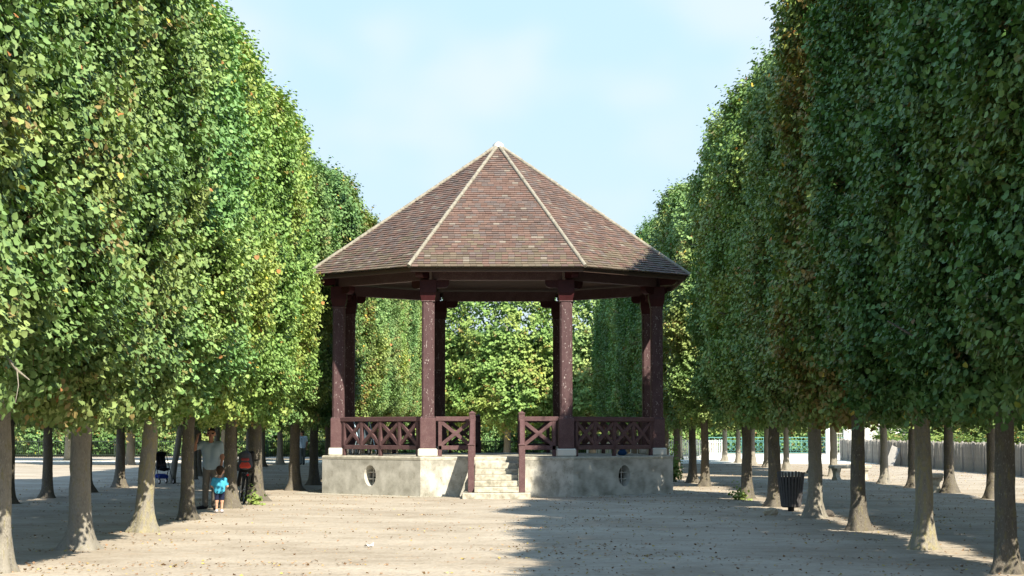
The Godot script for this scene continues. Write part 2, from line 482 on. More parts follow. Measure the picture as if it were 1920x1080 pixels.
# ------------------------------------------------------------------ figures: a distance field meshed as surface nets
func field_mesh(bones: Array, cell: float, k: float, mb: MB, planes := []):
	var lo := Vector3.INF
	var hi := -Vector3.INF
	for b in bones:
		for e in 2:
			var rr: float = b[2 + e] + cell * 3.0
			lo = lo.min(b[e] - Vector3.ONE * rr); hi = hi.max(b[e] + Vector3.ONE * rr)
	var nx := int((hi.x - lo.x) / cell) + 2
	var ny := int((hi.y - lo.y) / cell) + 2
	var nz := int((hi.z - lo.z) / cell) + 2
	var F := PackedFloat32Array(); F.resize(nx * ny * nz); F.fill(0.3)
	for b in bones:
		var a: Vector3 = b[0]
		var ab: Vector3 = b[1] - a
		var l2 := maxf(ab.length_squared(), 1e-8)
		var pad: float = maxf(b[2], b[3]) + k + cell * 2.0
		var mn := ((a.min(b[1]) - Vector3.ONE * pad - lo) / cell).floor()
		var mx := ((a.max(b[1]) + Vector3.ONE * pad - lo) / cell).ceil()
		for z in range(maxi(0, int(mn.z)), mini(nz, int(mx.z) + 1)):
			for y in range(maxi(0, int(mn.y)), mini(ny, int(mx.y) + 1)):
				for x in range(maxi(0, int(mn.x)), mini(nx, int(mx.x) + 1)):
					var p := lo + Vector3(x, y, z) * cell
					var h := clampf((p - a).dot(ab) / l2, 0.0, 1.0)
					var d := (p - a - ab * h).length() - lerpf(b[2], b[3], h)
					var i := (z * ny + y) * nx + x
					var f := F[i]
					var m := maxf(k - absf(d - f), 0.0) / k
					F[i] = minf(d, f) - m * m * k * 0.25
	for pl in planes:                                         # keep the side where n.p < d
		for z in nz:
			for y in ny:
				for x in nx:
					var i := (z * ny + y) * nx + x
					if F[i] < 0.05: F[i] = maxf(F[i], pl[0].dot(lo + Vector3(x, y, z) * cell) - pl[1])
	var vert := {}
	var off := [0, 1, nx, nx + 1, nx * ny, nx * ny + 1, nx * ny + nx, nx * ny + nx + 1]
	for z in nz - 1:
		for y in ny - 1:
			for x in nx - 1:
				var i := (z * ny + y) * nx + x
				var f0 := F[i] < 0
				var same := true
				for q in 7:
					if (F[i + off[q + 1]] < 0) != f0:
						same = false
						break
				if same: continue
				var s := Vector3.ZERO
				var cnt := 0
				for e in 12:
					var c0: int = [0, 2, 4, 6, 0, 1, 4, 5, 0, 1, 2, 3][e]
					var c1: int = [1, 3, 5, 7, 2, 3, 6, 7, 4, 5, 6, 7][e]
					var fa := F[i + off[c0]]
					var fb := F[i + off[c1]]
					if (fa < 0) == (fb < 0): continue
					var t := fa / (fa - fb)
					s += Vector3(c0 & 1, (c0 >> 1) & 1, (c0 >> 2) & 1).lerp(Vector3(c1 & 1, (c1 >> 1) & 1, (c1 >> 2) & 1), t)
					cnt += 1
				var gr := Vector3(F[i + 1] - F[i] + F[i + off[7]] - F[i + off[6]], F[i + nx] - F[i] + F[i + off[7]] - F[i + off[5]], F[i + nx * ny] - F[i] + F[i + off[7]] - F[i + off[3]])
				vert[i] = [lo + (Vector3(x, y, z) + s / cnt) * cell, gr.normalized()]
	for i in vert:
		for ax in 3:
			var st: int = [1, nx, nx * ny][ax]
			var u: int = [nx, nx * ny, 1][ax]
			var w: int = [nx * ny, 1, nx][ax]
			if (F[i] < 0) == (F[i + st] < 0): continue
			if not (vert.has(i - u) and vert.has(i - w) and vert.has(i - u - w)): continue
			var q := [vert[i], vert[i - u], vert[i - u - w], vert[i - w]]
			if F[i] >= 0: q.reverse()
			mb.tri_n(q[0][0], q[1][0], q[2][0], q[0][1], q[1][1], q[2][1])
			mb.tri_n(q[0][0], q[2][0], q[3][0], q[0][1], q[2][1], q[3][1])

func hand_bones(wrist: Vector3, towards: Vector3, palm_n: Vector3, s: float, thumb_side: float, curl: float) -> Array:
	var d := towards.normalized()
	var n := (palm_n - d * palm_n.dot(d)).normalized()
	var x := d.cross(n) * thumb_side
	var out := []
	var pc := wrist + d * 0.05 * s
	out.append([wrist, pc + x * 0.018 * s + d * 0.035 * s, 0.024 * s, 0.022 * s])
	out.append([wrist, pc - x * 0.018 * s + d * 0.03 * s, 0.024 * s, 0.020 * s])
	var lens := [0.072, 0.08, 0.074, 0.058]
	for f in 4:
		var o: Vector3 = wrist + d * 0.088 * s + x * (0.03 - 0.02 * f) * s
		var m: Vector3 = o + (d * cos(curl * 0.5) + n * sin(curl * 0.5)) * lens[f] * 0.55 * s
		var e: Vector3 = m + (d * cos(curl * 1.3) + n * sin(curl * 1.3)) * lens[f] * 0.5 * s
		out.append([o - d * 0.02 * s, m, 0.0095 * s, 0.0085 * s]); out.append([m, e, 0.0085 * s, 0.007 * s])
	var to := wrist + d * 0.03 * s + x * 0.03 * s
	var tm := to + (d * 0.6 + x * 0.7 + n * 0.3).normalized() * 0.04 * s
	out.append([to - x * 0.012 * s, tm, 0.012 * s, 0.0105 * s]); out.append([tm, tm + (d * 0.9 + x * 0.1 + n * 0.4).normalized() * 0.032 * s, 0.0105 * s, 0.008 * s])
	return out

func head_bones(c: Vector3, f: Vector3, s: float) -> Array:     # c the middle of the head, f where it looks
	var up := Vector3.UP
	var r := f.cross(up).normalized()
	up = r.cross(f).normalized()
	var b := []
	b.append([c + up * 0.03 * s - f * 0.02 * s, c + up * 0.035 * s + f * 0.015 * s, 0.082 * s, 0.078 * s])
	b.append([c - up * 0.01 * s + f * 0.02 * s, c - up * 0.075 * s + f * 0.045 * s, 0.066 * s, 0.038 * s])   # jaw and chin
	b.append([c + up * 0.015 * s + f * 0.088 * s, c - up * 0.02 * s + f * 0.108 * s, 0.008 * s, 0.014 * s])   # nose
	b.append([c + up * 0.028 * s + f * 0.078 * s - r * 0.03 * s, c + up * 0.028 * s + f * 0.078 * s + r * 0.03 * s, 0.016 * s, 0.016 * s])  # brow
	b.append([c - up * 0.045 * s + f * 0.078 * s - r * 0.018 * s, c - up * 0.045 * s + f * 0.078 * s + r * 0.018 * s, 0.009 * s, 0.009 * s]) # lips
	for g in [-1, 1]:
		b.append([c + r * g * 0.078 * s + up * 0.02 * s, c + r * g * 0.076 * s - up * 0.025 * s, 0.015 * s, 0.010 * s])  # ears
	return b

# J: joints; clothes: colours
func person(called: String, at: Vector3, turn: float, J: Dictionary, s: float, K: Dictionary) -> Node3D:
	var root := thing(called, at, turn)
	var skin := mat(K.skin, 0.55); skin.subsurf_scatter_enabled = true; skin.subsurf_scatter_strength = 0.15
	var limbs := []
	for g in [0, 1]:
		limbs.append([J.shoulder[g], J.elbow[g], 0.048 * s, 0.038 * s])
		limbs.append([J.elbow[g], J.wrist[g], 0.039 * s, 0.026 * s])
		limbs.append([J.hip[g], J.knee[g], 0.080 * s, 0.054 * s])
		limbs.append([J.knee[g], J.ankle[g], 0.052 * s, 0.034 * s])
		limbs.append([J.ankle[g] + Vector3(0, -0.02 * s, 0), J.toe[g], 0.036 * s, 0.03 * s])
	var sm: Vector3 = (J.shoulder[0] + J.shoulder[1]) * 0.5
	var hm: Vector3 = (J.hip[0] + J.hip[1]) * 0.5
	var torso := []
	for g in [0, 1]:
		var sx: Vector3 = sm.lerp(J.shoulder[g], 0.55)
		var hx: Vector3 = hm.lerp(J.hip[g], 0.75)
		torso.append([sx + Vector3(0, -0.10 * s, 0), hx + Vector3(0, 0.1 * s, 0), 0.105 * s, 0.095 * s])
		torso.append([sm + Vector3(0, -0.01 * s, 0), J.shoulder[g], 0.055 * s, 0.05 * s])
		torso.append([hx + Vector3(0, 0.1 * s, 0), hx, 0.1 * s, 0.098 * s])
	torso.append([sm + Vector3(0, -0.02 * s, 0), J.head - Vector3(0, 0.07 * s, 0), 0.058 * s, 0.05 * s])
	var mb := MB.new()
	field_mesh(limbs + torso, 0.014 * maxf(s, 0.75), 0.05 * s, mb)
	field_mesh(head_bones(J.head, J.look, K.head), 0.007, 0.022, mb)
	for g in [0, 1]:
		field_mesh(hand_bones(J.wrist[g], J.hand[g], J.palm[g], s, 1.0 if g == 0 else -1.0, K.curl[g]), 0.0055 * maxf(s, 0.75), 0.010, mb)
	part("body", mb, skin, root)
	var fat := func(b: Array, add: float) -> Array: return [b[0], b[1], b[2] + add, b[3] + add]
	var shirt := []
	for i in 6: shirt.append(fat.call(torso[i], 0.017 * s))
	for g in [0, 1]:
		var dirv: Vector3 = J.elbow[g] - J.shoulder[g]
		shirt.append([J.shoulder[g], J.shoulder[g] + dirv * K.sleeve, 0.07 * s, 0.062 * s])
	mb = MB.new()
	field_mesh(shirt, 0.014 * maxf(s, 0.75), 0.05 * s, mb, [[Vector3.DOWN, -(hm.y - 0.05 * s)]])
	part("shirt", mb, K.shirt, root)
	var legs := [fat.call(torso[2], 0.008 * s), fat.call(torso[5], 0.008 * s)]
	for g in [0, 1]:
		legs.append([J.hip[g], J.knee[g], 0.097 * s, 0.073 * s])
		if K.long: legs.append([J.knee[g], J.ankle[g], 0.073 * s, 0.062 * s])
	mb = MB.new()
	field_mesh(legs, 0.014 * maxf(s, 0.75), 0.03 * s, mb, [[Vector3.UP, hm.y + 0.1 * s], [Vector3.DOWN, -(0.06 * s if K.long else J.knee[0].y + 0.02)]])
	part("trousers" if K.long else "shorts", mb, K.trousers, root)
	for g in [0, 1]:
		mb = MB.new()
		var toe: Vector3 = J.toe[g]
		field_mesh([[J.ankle[g] + Vector3(0, -0.03 * s, 0), toe, 0.046 * s, 0.038 * s], [J.ankle[g], J.ankle[g] + (J.ankle[g] - toe).normalized() * 0.05 * s - Vector3(0, 0.035 * s, 0), 0.044 * s, 0.04 * s]], 0.01, 0.03, mb, [[Vector3.DOWN, -0.004]])
		part("shoe", mb, K.shoe, root)
	mb = MB.new()
	var f: Vector3 = J.look
	var hs: float = K.head
	field_mesh([[J.head + Vector3(0, 0.05, 0) * hs - f * 0.03 * hs, J.head + Vector3(0, 0.055, 0) * hs + f * 0.012 * hs, 0.084 * hs, 0.078 * hs], [J.head - f * 0.045 * hs + Vector3(0, 0.02, 0) * hs, J.head - f * 0.05 * hs - Vector3(0, 0.035, 0) * hs, 0.068 * hs, 0.05 * hs]], 0.007, 0.03, mb)
	part("hair", mb, K.hair, root)
	return root

# ------------------------------------------------------------------ the bandstand
func oct(a: float, half: float) -> Array:                     # eight corners: front/back/side faces at distance a, their half width half
	return [Vector2(-half, a), Vector2(half, a), Vector2(a, half), Vector2(a, -half), Vector2(half, -a), Vector2(-half, -a), Vector2(-a, -half), Vector2(-a, half)]
func v3(p: Vector2, y: float) -> Vector3: return Vector3(p.x, y, p.y)

func railing(parent: Node3D, a: Vector3, b: Vector3, crosses: int, legs: Array):
	var root := Node3D.new()
	root.name = "railing"
	parent.add_child(root, true)
	var x := (b - a).normalized()
	var z := x.cross(Vector3.UP).normalized()
	var bs := Basis(x, Vector3.UP, z)
	var l := a.distance_to(b)
	box_part("top_rail", (a + b) * 0.5 + Vector3(0, 1.0, 0), Vector3(l, 0.125, 0.11), 0.012, M.paint, root, bs)
	box_part("bottom_rail", (a + b) * 0.5 + Vector3(0, 0.235, 0), Vector3(l - 0.16, 0.115, 0.085), 0.008, M.paint, root, bs)
	var inner := l - 0.16
	for i in crosses + 1:
		var p := a + x * (0.08 + inner * i / crosses)
		var foot := 0.0 if i in legs else 0.287
		var top := 0.936
		var w := 0.10
		if i == 0: p += x * 0.045
		if i == crosses: p -= x * 0.045
		box_part("upright", p + Vector3(0, (foot + top) * 0.5, 0), Vector3(w, top - foot, 0.085), 0.008, M.paint, root, bs)
	for i in crosses:
		var x0 := 0.08 + inner * i / crosses + (0.09 if i == 0 else 0.045)
		var x1 := 0.08 + inner * (i + 1) / crosses - (0.09 if i == crosses - 1 else 0.045)
		for k in 2:
			var p := a + x * (x0 - 0.03) + Vector3(0, 0.30 if k == 0 else 0.925, 0)
			var q := a + x * (x1 + 0.03) + Vector3(0, 0.925 if k == 0 else 0.30, 0)
			var mb := MB.new()
			mb.beam(p + z * 0.004 * k, q + z * 0.004 * k, 0.066 - 0.006 * k, 0.098, 0.006, Vector3.UP)
			part("brace", mb, M.paint, root)

func bandstand():
	var root := thing("bandstand", Vector3(GX, 0, -GD))
	tag(root, "octagonal bandstand with brown tiled roof on maroon wooden posts and stone base", "bandstand")
	var half := AP * tan(PI / 8)
	var o8 := oct(AP, half)
	# masonry walls, with an oval vent in each slanting side
	for i in 8:
		var a: Vector2 = o8[i]
		var b: Vector2 = o8[(i + 1) % 8]
		var mid := (a + b) * 0.5
		var nrm := v3(mid.normalized(), 0)
		var x := v3((b - a).normalized(), 0)
		if x.cross(Vector3.UP).dot(nrm) < 0: x = -x
		var l := a.distance_to(b)
		var o := v3(mid, 0)
		var mb := MB.new()
		var top := 0.96
		if i % 2 == 1:
			var er := Vector2(0.24, 0.285)
			var ec := 0.52
			var outer := []
			var inner := []
			var angs := []
			for k in 40: angs.append(TAU * k / 40.0)
			for cr in [Vector2(l / 2, top - ec), Vector2(-l / 2, top - ec), Vector2(-l / 2, -ec - 0.05), Vector2(l / 2, -ec - 0.05)]: angs.append(fposmod(cr.angle(), TAU))
			angs.sort()
			for g in angs:
				var dv := Vector2(cos(g), sin(g))
				var k := INF
				if absf(dv.x) > 1e-6: k = minf(k, l * 0.5 / absf(dv.x))
				if dv.y > 1e-6: k = minf(k, (top - ec) / dv.y)
				if dv.y < -1e-6: k = minf(k, (ec + 0.05) / -dv.y)
				outer.append(dv * k)
				var el := 1.0 / sqrt(pow(dv.x / er.x, 2) + pow(dv.y / er.y, 2))
				inner.append(dv * el)
			for k in angs.size():
				var k2: int = (k + 1) % angs.size()
				var pt := func(p: Vector2, dep: float) -> Vector3: return o + x * p.x + Vector3(0, ec + p.y, 0) - nrm * dep
				mb.quad(pt.call(inner[k], 0.0), pt.call(outer[k], 0.0), pt.call(outer[k2], 0.0), pt.call(inner[k2], 0.0))
				mb.quad(pt.call(inner[k], 0.0), pt.call(inner[k2], 0.0), pt.call(inner[k2] * 0.93, 0.24), pt.call(inner[k] * 0.93, 0.24))
				mb.quad(pt.call(inner[k2] * 0.93, 0.24), pt.call(outer[k2], 0.24), pt.call(outer[k], 0.24), pt.call(inner[k] * 0.93, 0.24))
			var w := part("base_wall", mb, M.render, root)
			var g := MB.new()
			var gc := o + Vector3(0, ec, 0) - nrm * 0.12
			g.beam(gc - Vector3(0, 0.28, 0), gc + Vector3(0, 0.28, 0), 0.022, 0.022, 0.0, x)
			for hh in [-0.09, 0.09]: g.beam(gc - x * 0.23 + Vector3(0, hh, 0) - nrm * 0.016, gc + x * 0.23 + Vector3(0, hh, 0) - nrm * 0.024, 0.022, 0.022)
			part("vent_grille", g, M.iron, w)
			if i == 7: box_part("meter_box", gc + Vector3(0, 0.06, 0) - nrm * 0.06 + x * 0.03, Vector3(0.15, 0.18, 0.05), 0.006, mat(lin(0.2, 0.2, 0.21), 0.5), w, Basis(x, Vector3.UP, nrm))
		else:
			mb.box(o + Vector3(0, top * 0.5 - 0.025, 0) - nrm * 0.12, Vector3(l, top + 0.05, 0.24), 0.0, Basis(x, Vector3.UP, nrm))
			part("base_wall", mb, M.render, root)
	# floor slab with a rounded nosing
	var fl := MB.new()
	var lev := [[0.96, 0.006], [1.015, 0.008], [1.038, -0.004], [1.05, -0.03]]
	for k in 3:
		var pa := oct(AP + lev[k][1], (AP + lev[k][1]) * tan(PI / 8))
		var pb := oct(AP + lev[k + 1][1], (AP + lev[k + 1][1]) * tan(PI / 8))
		for i in 8:
			var j := (i + 1) % 8
			fl.quad(v3(pa[i], lev[k][0]), v3(pa[j], lev[k][0]), v3(pb[j], lev[k + 1][0]), v3(pb[i], lev[k + 1][0]))
	var pt := oct(AP - 0.03, (AP - 0.03) * tan(PI / 8))
	for i in 8:
		var j := (i + 1) % 8
		fl.tri(v3(pt[i], 1.05), v3(pt[j], 1.05), Vector3(0, 1.05, 0))
		fl.tri(v3(o8[j], 0.96), v3(o8[i], 0.96), Vector3(0, 0.96, 0))
	part("floor_slab", fl, M.stone, root)
	# stairs front and back: a wide bottom slab, five steps between two cheeks, tall newels
	for s in [1.0, -1.0]:
		box_part("bottom_step", Vector3(0, 0.065, s * (AP + 0.98)), Vector3(1.74, 0.17, 1.94), 0.015, M.stone, root)
		for k in range(1, 6):
			var fr := 1.66 - 0.28 * (k - 1)
			box_part("step", Vector3(0, 0.15 * k + 0.075 + 0.002, s * (AP + fr * 0.5 + 0.004)), Vector3(1.136, 0.148, fr - 0.008), 0.012, M.stone, root)
		for g in [-1.0, 1.0]:
			# tall newel on the platform edge, short newel at the stair foot, closed sloping balustrade between them
			var sx: float = g * 0.655
			for post in [[0.0, FLOOR_Y, 2.18], [1.46, 0.15, 1.36]]:
				var pz: float = s * (AP - 0.07 + post[0])
				var nw := box_part("newel_post", Vector3(sx, (post[1] + post[2]) * 0.5, pz), Vector3(0.165, post[2] - post[1], 0.165), 0.014, M.paint, root)
				var cap := MB.new()
				cap.box(Vector3(sx, post[2] + 0.015, pz), Vector3(0.19, 0.03, 0.19), 0.006)
				var cp := Vector3(sx, post[2] + 0.03, pz)
				for q in 4:
					var p0 := Vector3(0.08, 0, 0.08).rotated(Vector3.UP, q * PI / 2)
					var p1 := Vector3(0.08, 0, 0.08).rotated(Vector3.UP, (q + 1) * PI / 2)
					cap.tri(cp + p0, cp + p1, cp + Vector3(0, 0.055, 0))
				part("cap", cap, M.paint, nw)
			var bal := Node3D.new(); bal.name = "stair_balustrade"; root.add_child(bal, true)
			var hr := MB.new()
			hr.beam(Vector3(sx, 2.0, s * (AP + 0.02)), Vector3(sx, 1.24, s * (AP + 1.30)), 0.11, 0.11, 0.012)
			part("hand_rail", hr, M.paint, bal)
			for k in 10:
				var z0 := 0.025 + k * 0.128
				var z1 := z0 + 0.126
				var bd := MB.new()
				bd.prism(PackedVector2Array([Vector2(z0, maxf(0.16, 1.06 - 0.56 * z0)), Vector2(z1, maxf(0.16, 1.06 - 0.56 * z1)), Vector2(z1, 1.96 - 0.594 * z1), Vector2(z0, 1.96 - 0.594 * z0)]), 0.05, Vector3(sx, 0, s * AP), Basis(Vector3(0, 0, s), Vector3.UP, Vector3(-s, 0, 0)))
				part("board", bd, M.paint, bal)
	# columns
	var ca := 4.45
	var c8 := oct(ca, ca * tan(PI / 8))
	for i in 8:
		var p := v3(c8[i], 0)
		var col := Node3D.new()
		col.name = "column"
		root.add_child(col, true)
		box_part("plinth", p + Vector3(0, 1.155, 0), Vector3(0.52, 0.21, 0.52), 0.03, M.plinth, col)
		box_part("post_foot", p + Vector3(0, 1.26 + 0.41, 0), Vector3(0.42, 0.82, 0.42), 0.02, M.paint, col)
		var sh := MB.new()
		var w := 0.168
		var ch := 0.05
		var prof := [Vector2(w, -w + ch), Vector2(w, w - ch), Vector2(w - ch, w), Vector2(-w + ch, w), Vector2(-w, w - ch), Vector2(-w, -w + ch), Vector2(-w + ch, -w), Vector2(w - ch, -w)]
		for k in 8:
			var a: Vector2 = prof[k]
			var b: Vector2 = prof[(k + 1) % 8]
			sh.quad(p + v3(b, 2.06), p + v3(a, 2.06), p + v3(a, 5.2), p + v3(b, 5.2))
		for yy in [2.09, 5.19]: sh.box(p + Vector3(0, yy, 0), Vector3(0.375, 0.035, 0.375), 0.012)
		part("shaft", sh, M.flaky, col)
		var cp := MB.new()
		for k in 4:
			var g := PI / 4 + k * PI / 2
			var a := Vector2(cos(g), sin(g)) * 1.414
			var b := Vector2(cos(g + PI / 2), sin(g + PI / 2)) * 1.414
			cp.quad(p + v3(b * 0.175, 5.2), p + v3(a * 0.175, 5.2), p + v3(a * 0.22, 5.42), p + v3(b * 0.22, 5.42))
			cp.quad(p + v3(b * 0.22, 5.42), p + v3(a * 0.22, 5.42), p + v3(a * 0.22, 5.76), p + v3(b * 0.22, 5.76))
		part("capital", cp, M.red, col)
		# curved brackets along both beams and one outward under the eaves
		for dv in [c8[(i + 1) % 8] - c8[i], c8[(i + 7) % 8] - c8[i], c8[i]]:
			var d := v3((dv as Vector2).normalized(), 0)
			var outw: bool = dv == c8[i]
			var poly := PackedVector2Array([Vector2(0.15, 0.2)])
			var ln := 0.62 if outw else 0.56
			poly.append(Vector2(0.15, 0.0)); poly.append(Vector2(ln - 0.14, 0.0))
			for q in range(1, 6):
				var g := q / 6.0 * PI / 2
				poly.append(Vector2(ln - 0.14 + 0.14 * sin(g), 0.14 - 0.14 * cos(g)))
			poly.append(Vector2(ln, 0.2))
			var br := MB.new()
			br.prism(poly, 0.2, p + Vector3(0, 5.80 if outw else 5.55, 0), Basis(d, Vector3.UP, d.cross(Vector3.UP)))
			part("bracket", br, M.red, col)
	for i in 8:
		var a := v3(c8[i], 5.90)
		var b := v3(c8[(i + 1) % 8], 5.90)
		var bm := MB.new()
		var d := (b - a).normalized()
		bm.beam(a + d * 0.1, b - d * 0.1, 0.24, 0.29, 0.01)
		part("beam", bm, M.beam, root)
	# railings between the columns; the two stair sides keep an opening
	for i in 8:
		var a := v3(c8[i], FLOOR_Y)
		var b := v3(c8[(i + 1) % 8], FLOOR_Y)
		var d := (b - a).normalized()
		var push := v3(((c8[i] + c8[(i + 1) % 8]) * 0.5).normalized(), 0) * 0.05
		if i == 0 or i == 4:
			railing(root, a + d * 0.2 + push, a + d * (a.distance_to(b) * 0.5 - 0.57) + push, 1, [0, 1])
			railing(root, b - d * (a.distance_to(b) * 0.5 - 0.57) + push, b - d * 0.2 + push, 1, [0, 1])
		else:
			railing(root, a + d * 0.2 + push, b - d * 0.2 + push, 4, [0, 2, 4])
	# roof
	var ra := 5.34
	var rh := 2.33
	var r8 := oct(ra, rh)
	var y0 := 6.05
	var y1 := 10.0
	var soff := MB.new()
	for i in 8:
		var j := (i + 1) % 8
		soff.tri(v3(r8[j] * 0.985, 6.06), v3(r8[i] * 0.985, 6.06), Vector3(0, 6.4, 0))
	part("soffit", soff, M.soffit, root)
	for i in 8:
		var j := (i + 1) % 8
		var a: Vector2 = r8[i] * 0.975
		var b: Vector2 = r8[j] * 0.975
		var fb := MB.new()
		fb.beam(v3(a, 5.99), v3(b, 5.99), 0.045, 0.13, 0.005)
		part("fascia", fb, M.soffit, root)
		# tile courses
		var A := v3(r8[i], y0)
		var B := v3(r8[j], y0)
		var T := Vector3(0, y1, 0)
		var mid := (A + B) * 0.5
		var xs := (B - A).normalized()
		var ups := (T - mid)
		var sl := ups.length()
		ups = ups.normalized()
		var nn := xs.cross(ups).normalized()
		if nn.y < 0: nn = -nn
		var hw := A.distance_to(B) * 0.5
		var mb := MB.new()
		var rows := 56
		var rr := RandomNumberGenerator.new(); rr.seed = 100 + i
		var pn := FastNoiseLite.new(); pn.seed = 7 + i; pn.frequency = 0.45; pn.fractal_octaves = 3
		var under := mid - nn * 0.02
		mb.col = Color(0.05, 0.04, 0.035)
		mb.tri(A - nn * 0.03, B - nn * 0.03, T - nn * 0.03)
		for k in rows:
			var s0 := sl * k / rows
			var s1 := sl * (k + 1) / rows + 0.03
			var w0 := hw * (1.0 - s0 / sl)
			var w1 := hw * (1.0 - minf(s1 / sl, 1.0))
			var x := -w0 - rr.randf() * 0.17
			while x < w0:
				var x2 := x + 0.172
				var xa := clampf(x + 0.002, -w0, w0)
				var xb := clampf(x2 - 0.002, -w0, w0)
				var ya := clampf(x + 0.002, -w1, w1)
				var yb := clampf(x2 - 0.002, -w1, w1)
				var lift := 0.031 + rr.randfn() * 0.004
				var q := rr.randf()
				var pat := pn.get_noise_2d(x, s0)
				var kc := Color(0.25, 0.158, 0.13).lerp(Color(0.29, 0.20, 0.168), rr.randf())
				if q < 0.22 - pat * 0.5: kc = Color(0.21, 0.155, 0.138)
				elif q < 0.42 - pat * 0.3: kc = Color(0.235, 0.19, 0.175)
				elif q > 0.965: kc = Color(0.36, 0.31, 0.26)
				# lichen-covered tiles are commoner on the lower courses
				if rr.randf() < 0.62 - 0.045 * k + pat * 0.5: kc = Color(0.27, 0.215, 0.16).lerp(Color(0.22, 0.185, 0.14), rr.randf())
				mb.col = kc * rr.randf_range(0.64, 0.82)
				if xb - xa > 0.005:
					var P := mid + xs * xa + ups * s0
					var Q := mid + xs * xb + ups * s0
					var R := mid + xs * yb + ups * s1
					var S := mid + xs * ya + ups * s1
					var lu := nn * lift
					var lt := nn * 0.004
					mb.quad(P + lu, Q + lu, R + lt, S + lt)
					mb.quad(P - nn * 0.004, Q - nn * 0.004, Q + lu, P + lu)
				x = x2
		var tl := part("roof_tiles", mb, M.tile, root)
		tl.set_meta("kind", "stuff")
	for i in 8:
		var a := v3(r8[i], y0 + 0.035)
		var t := Vector3(0, y1 + 0.045, 0)
		var d := (t - a).normalized()
		var hip := MB.new()
		var cnt := 16
		for k in cnt:
			var p := a.lerp(t, float(k) / cnt) - d * 0.01
			var q := a.lerp(t, float(k + 1) / cnt)
			hip.tube([p + Vector3(0, rng.randfn() * 0.004, 0), q + d * 0.012], [0.054 + rng.randf() * 0.006, 0.050], 8)
		part("hip_ridge", hip, M.mortar, root)
	var fin := MB.new()
	fin.tube([Vector3(0, y1 - 0.04, 0), Vector3(0, y1 + 0.05, 0), Vector3(0, y1 + 0.11, 0), Vector3(0, y1 + 0.14, 0)], [0.17, 0.16, 0.09, 0.01], 14)
	part("roof_cap", fin, M.plinth, root)
	return root

# ------------------------------------------------------------------ trees
var crowns := []
var trunks := []
var chestnut: ArrayMesh
var chestnut_trunk: ArrayMesh
func lime(x: float, d: float, crown: int, leafmat: String, trunk: int, label: String, group: String, bark := "bark", lean := 0.0, grow := Vector3.ONE, shift := 0.0) -> Node3D:
	var t := thing("lime_tree", Vector3(x, 0, -d))
	tag(t, label, "tree", group)
	var tr := part("trunk", trunks[trunk], M[bark], t)
	tr.rotation = Vector3(0, d * 1.7, 0)
	if lean != 0.0: tr.transform = Transform3D(Basis(Vector3.BACK, lean) * Basis(Vector3.UP, d * 1.7), Vector3.ZERO)
	var c := MeshInstance3D.new()
	c.name = "crown"
	c.mesh = crowns[crown]
	c.set_surface_override_material(0, M[leafmat])
	c.set_surface_override_material(1, M.twig)
	var flip := int(d * 7) % 2 == 0
	c.rotation.y = PI if flip else 0.0
	c.scale = grow
	c.position = Vector3(shift, 2.0 * (1.0 - grow.y), 0)
	t.add_child(c, true)
	return t

func _ready():
	rng.seed = 4711
	# ---- camera, sky, sun, exposure
	var cam := Camera3D.new()
	cam.name = "camera"
	add_child(cam)
	cam.position = Vector3(0, 1.73, 0)
	cam.rotation = Vector3(atan(268.0 / 3818.0), -2.0 / 3818.0, 0)
	cam.fov = rad_to_deg(2.0 * atan(540.0 / 3818.0))
	cam.near = 0.5
	cam.far = 2000.0
	cam.current = true
	var env := Environment.new()
	env.background_mode = Environment.BG_SKY
	env.tonemap_mode = Environment.TONE_MAPPER_LINEAR
	env.tonemap_exposure = 2.1
	env.sdfgi_enabled = true; env.ssao_enabled = true; env.ssil_enabled = true
	var sky := Sky.new()
	var sm := PanoramaSkyMaterial.new()
	sm.panorama = make_sky()
	sky.sky_material = sm
	env.sky = sky
	var we := WorldEnvironment.new()
	we.name = "environment"
	we.environment = env
	add_child(we)
	var sun := DirectionalLight3D.new()
	sun.name = "sun"
	add_child(sun)
	var E := deg_to_rad(42.0)
	var P := deg_to_rad(28.0)
	sun.look_at_from_position(Vector3(sin(P) * cos(E), sin(E), cos(P) * cos(E)) * 100.0, Vector3.ZERO)
	sun.light_energy = 1.6
	sun.light_color = Color(1.0, 0.955, 0.87)
	sun.light_angular_distance = 0.53
	sun.shadow_enabled = true
	make_materials()
	print("materials ", Time.get_ticks_msec())
	setting()
	bandstand()
	print("bandstand ", Time.get_ticks_msec())
	grow_trees()
	print("trees ", Time.get_ticks_msec())
	surroundings()
	figures()
	print("figures ", Time.get_ticks_msec())
	small_things()
	print("done ", Time.get_ticks_msec())

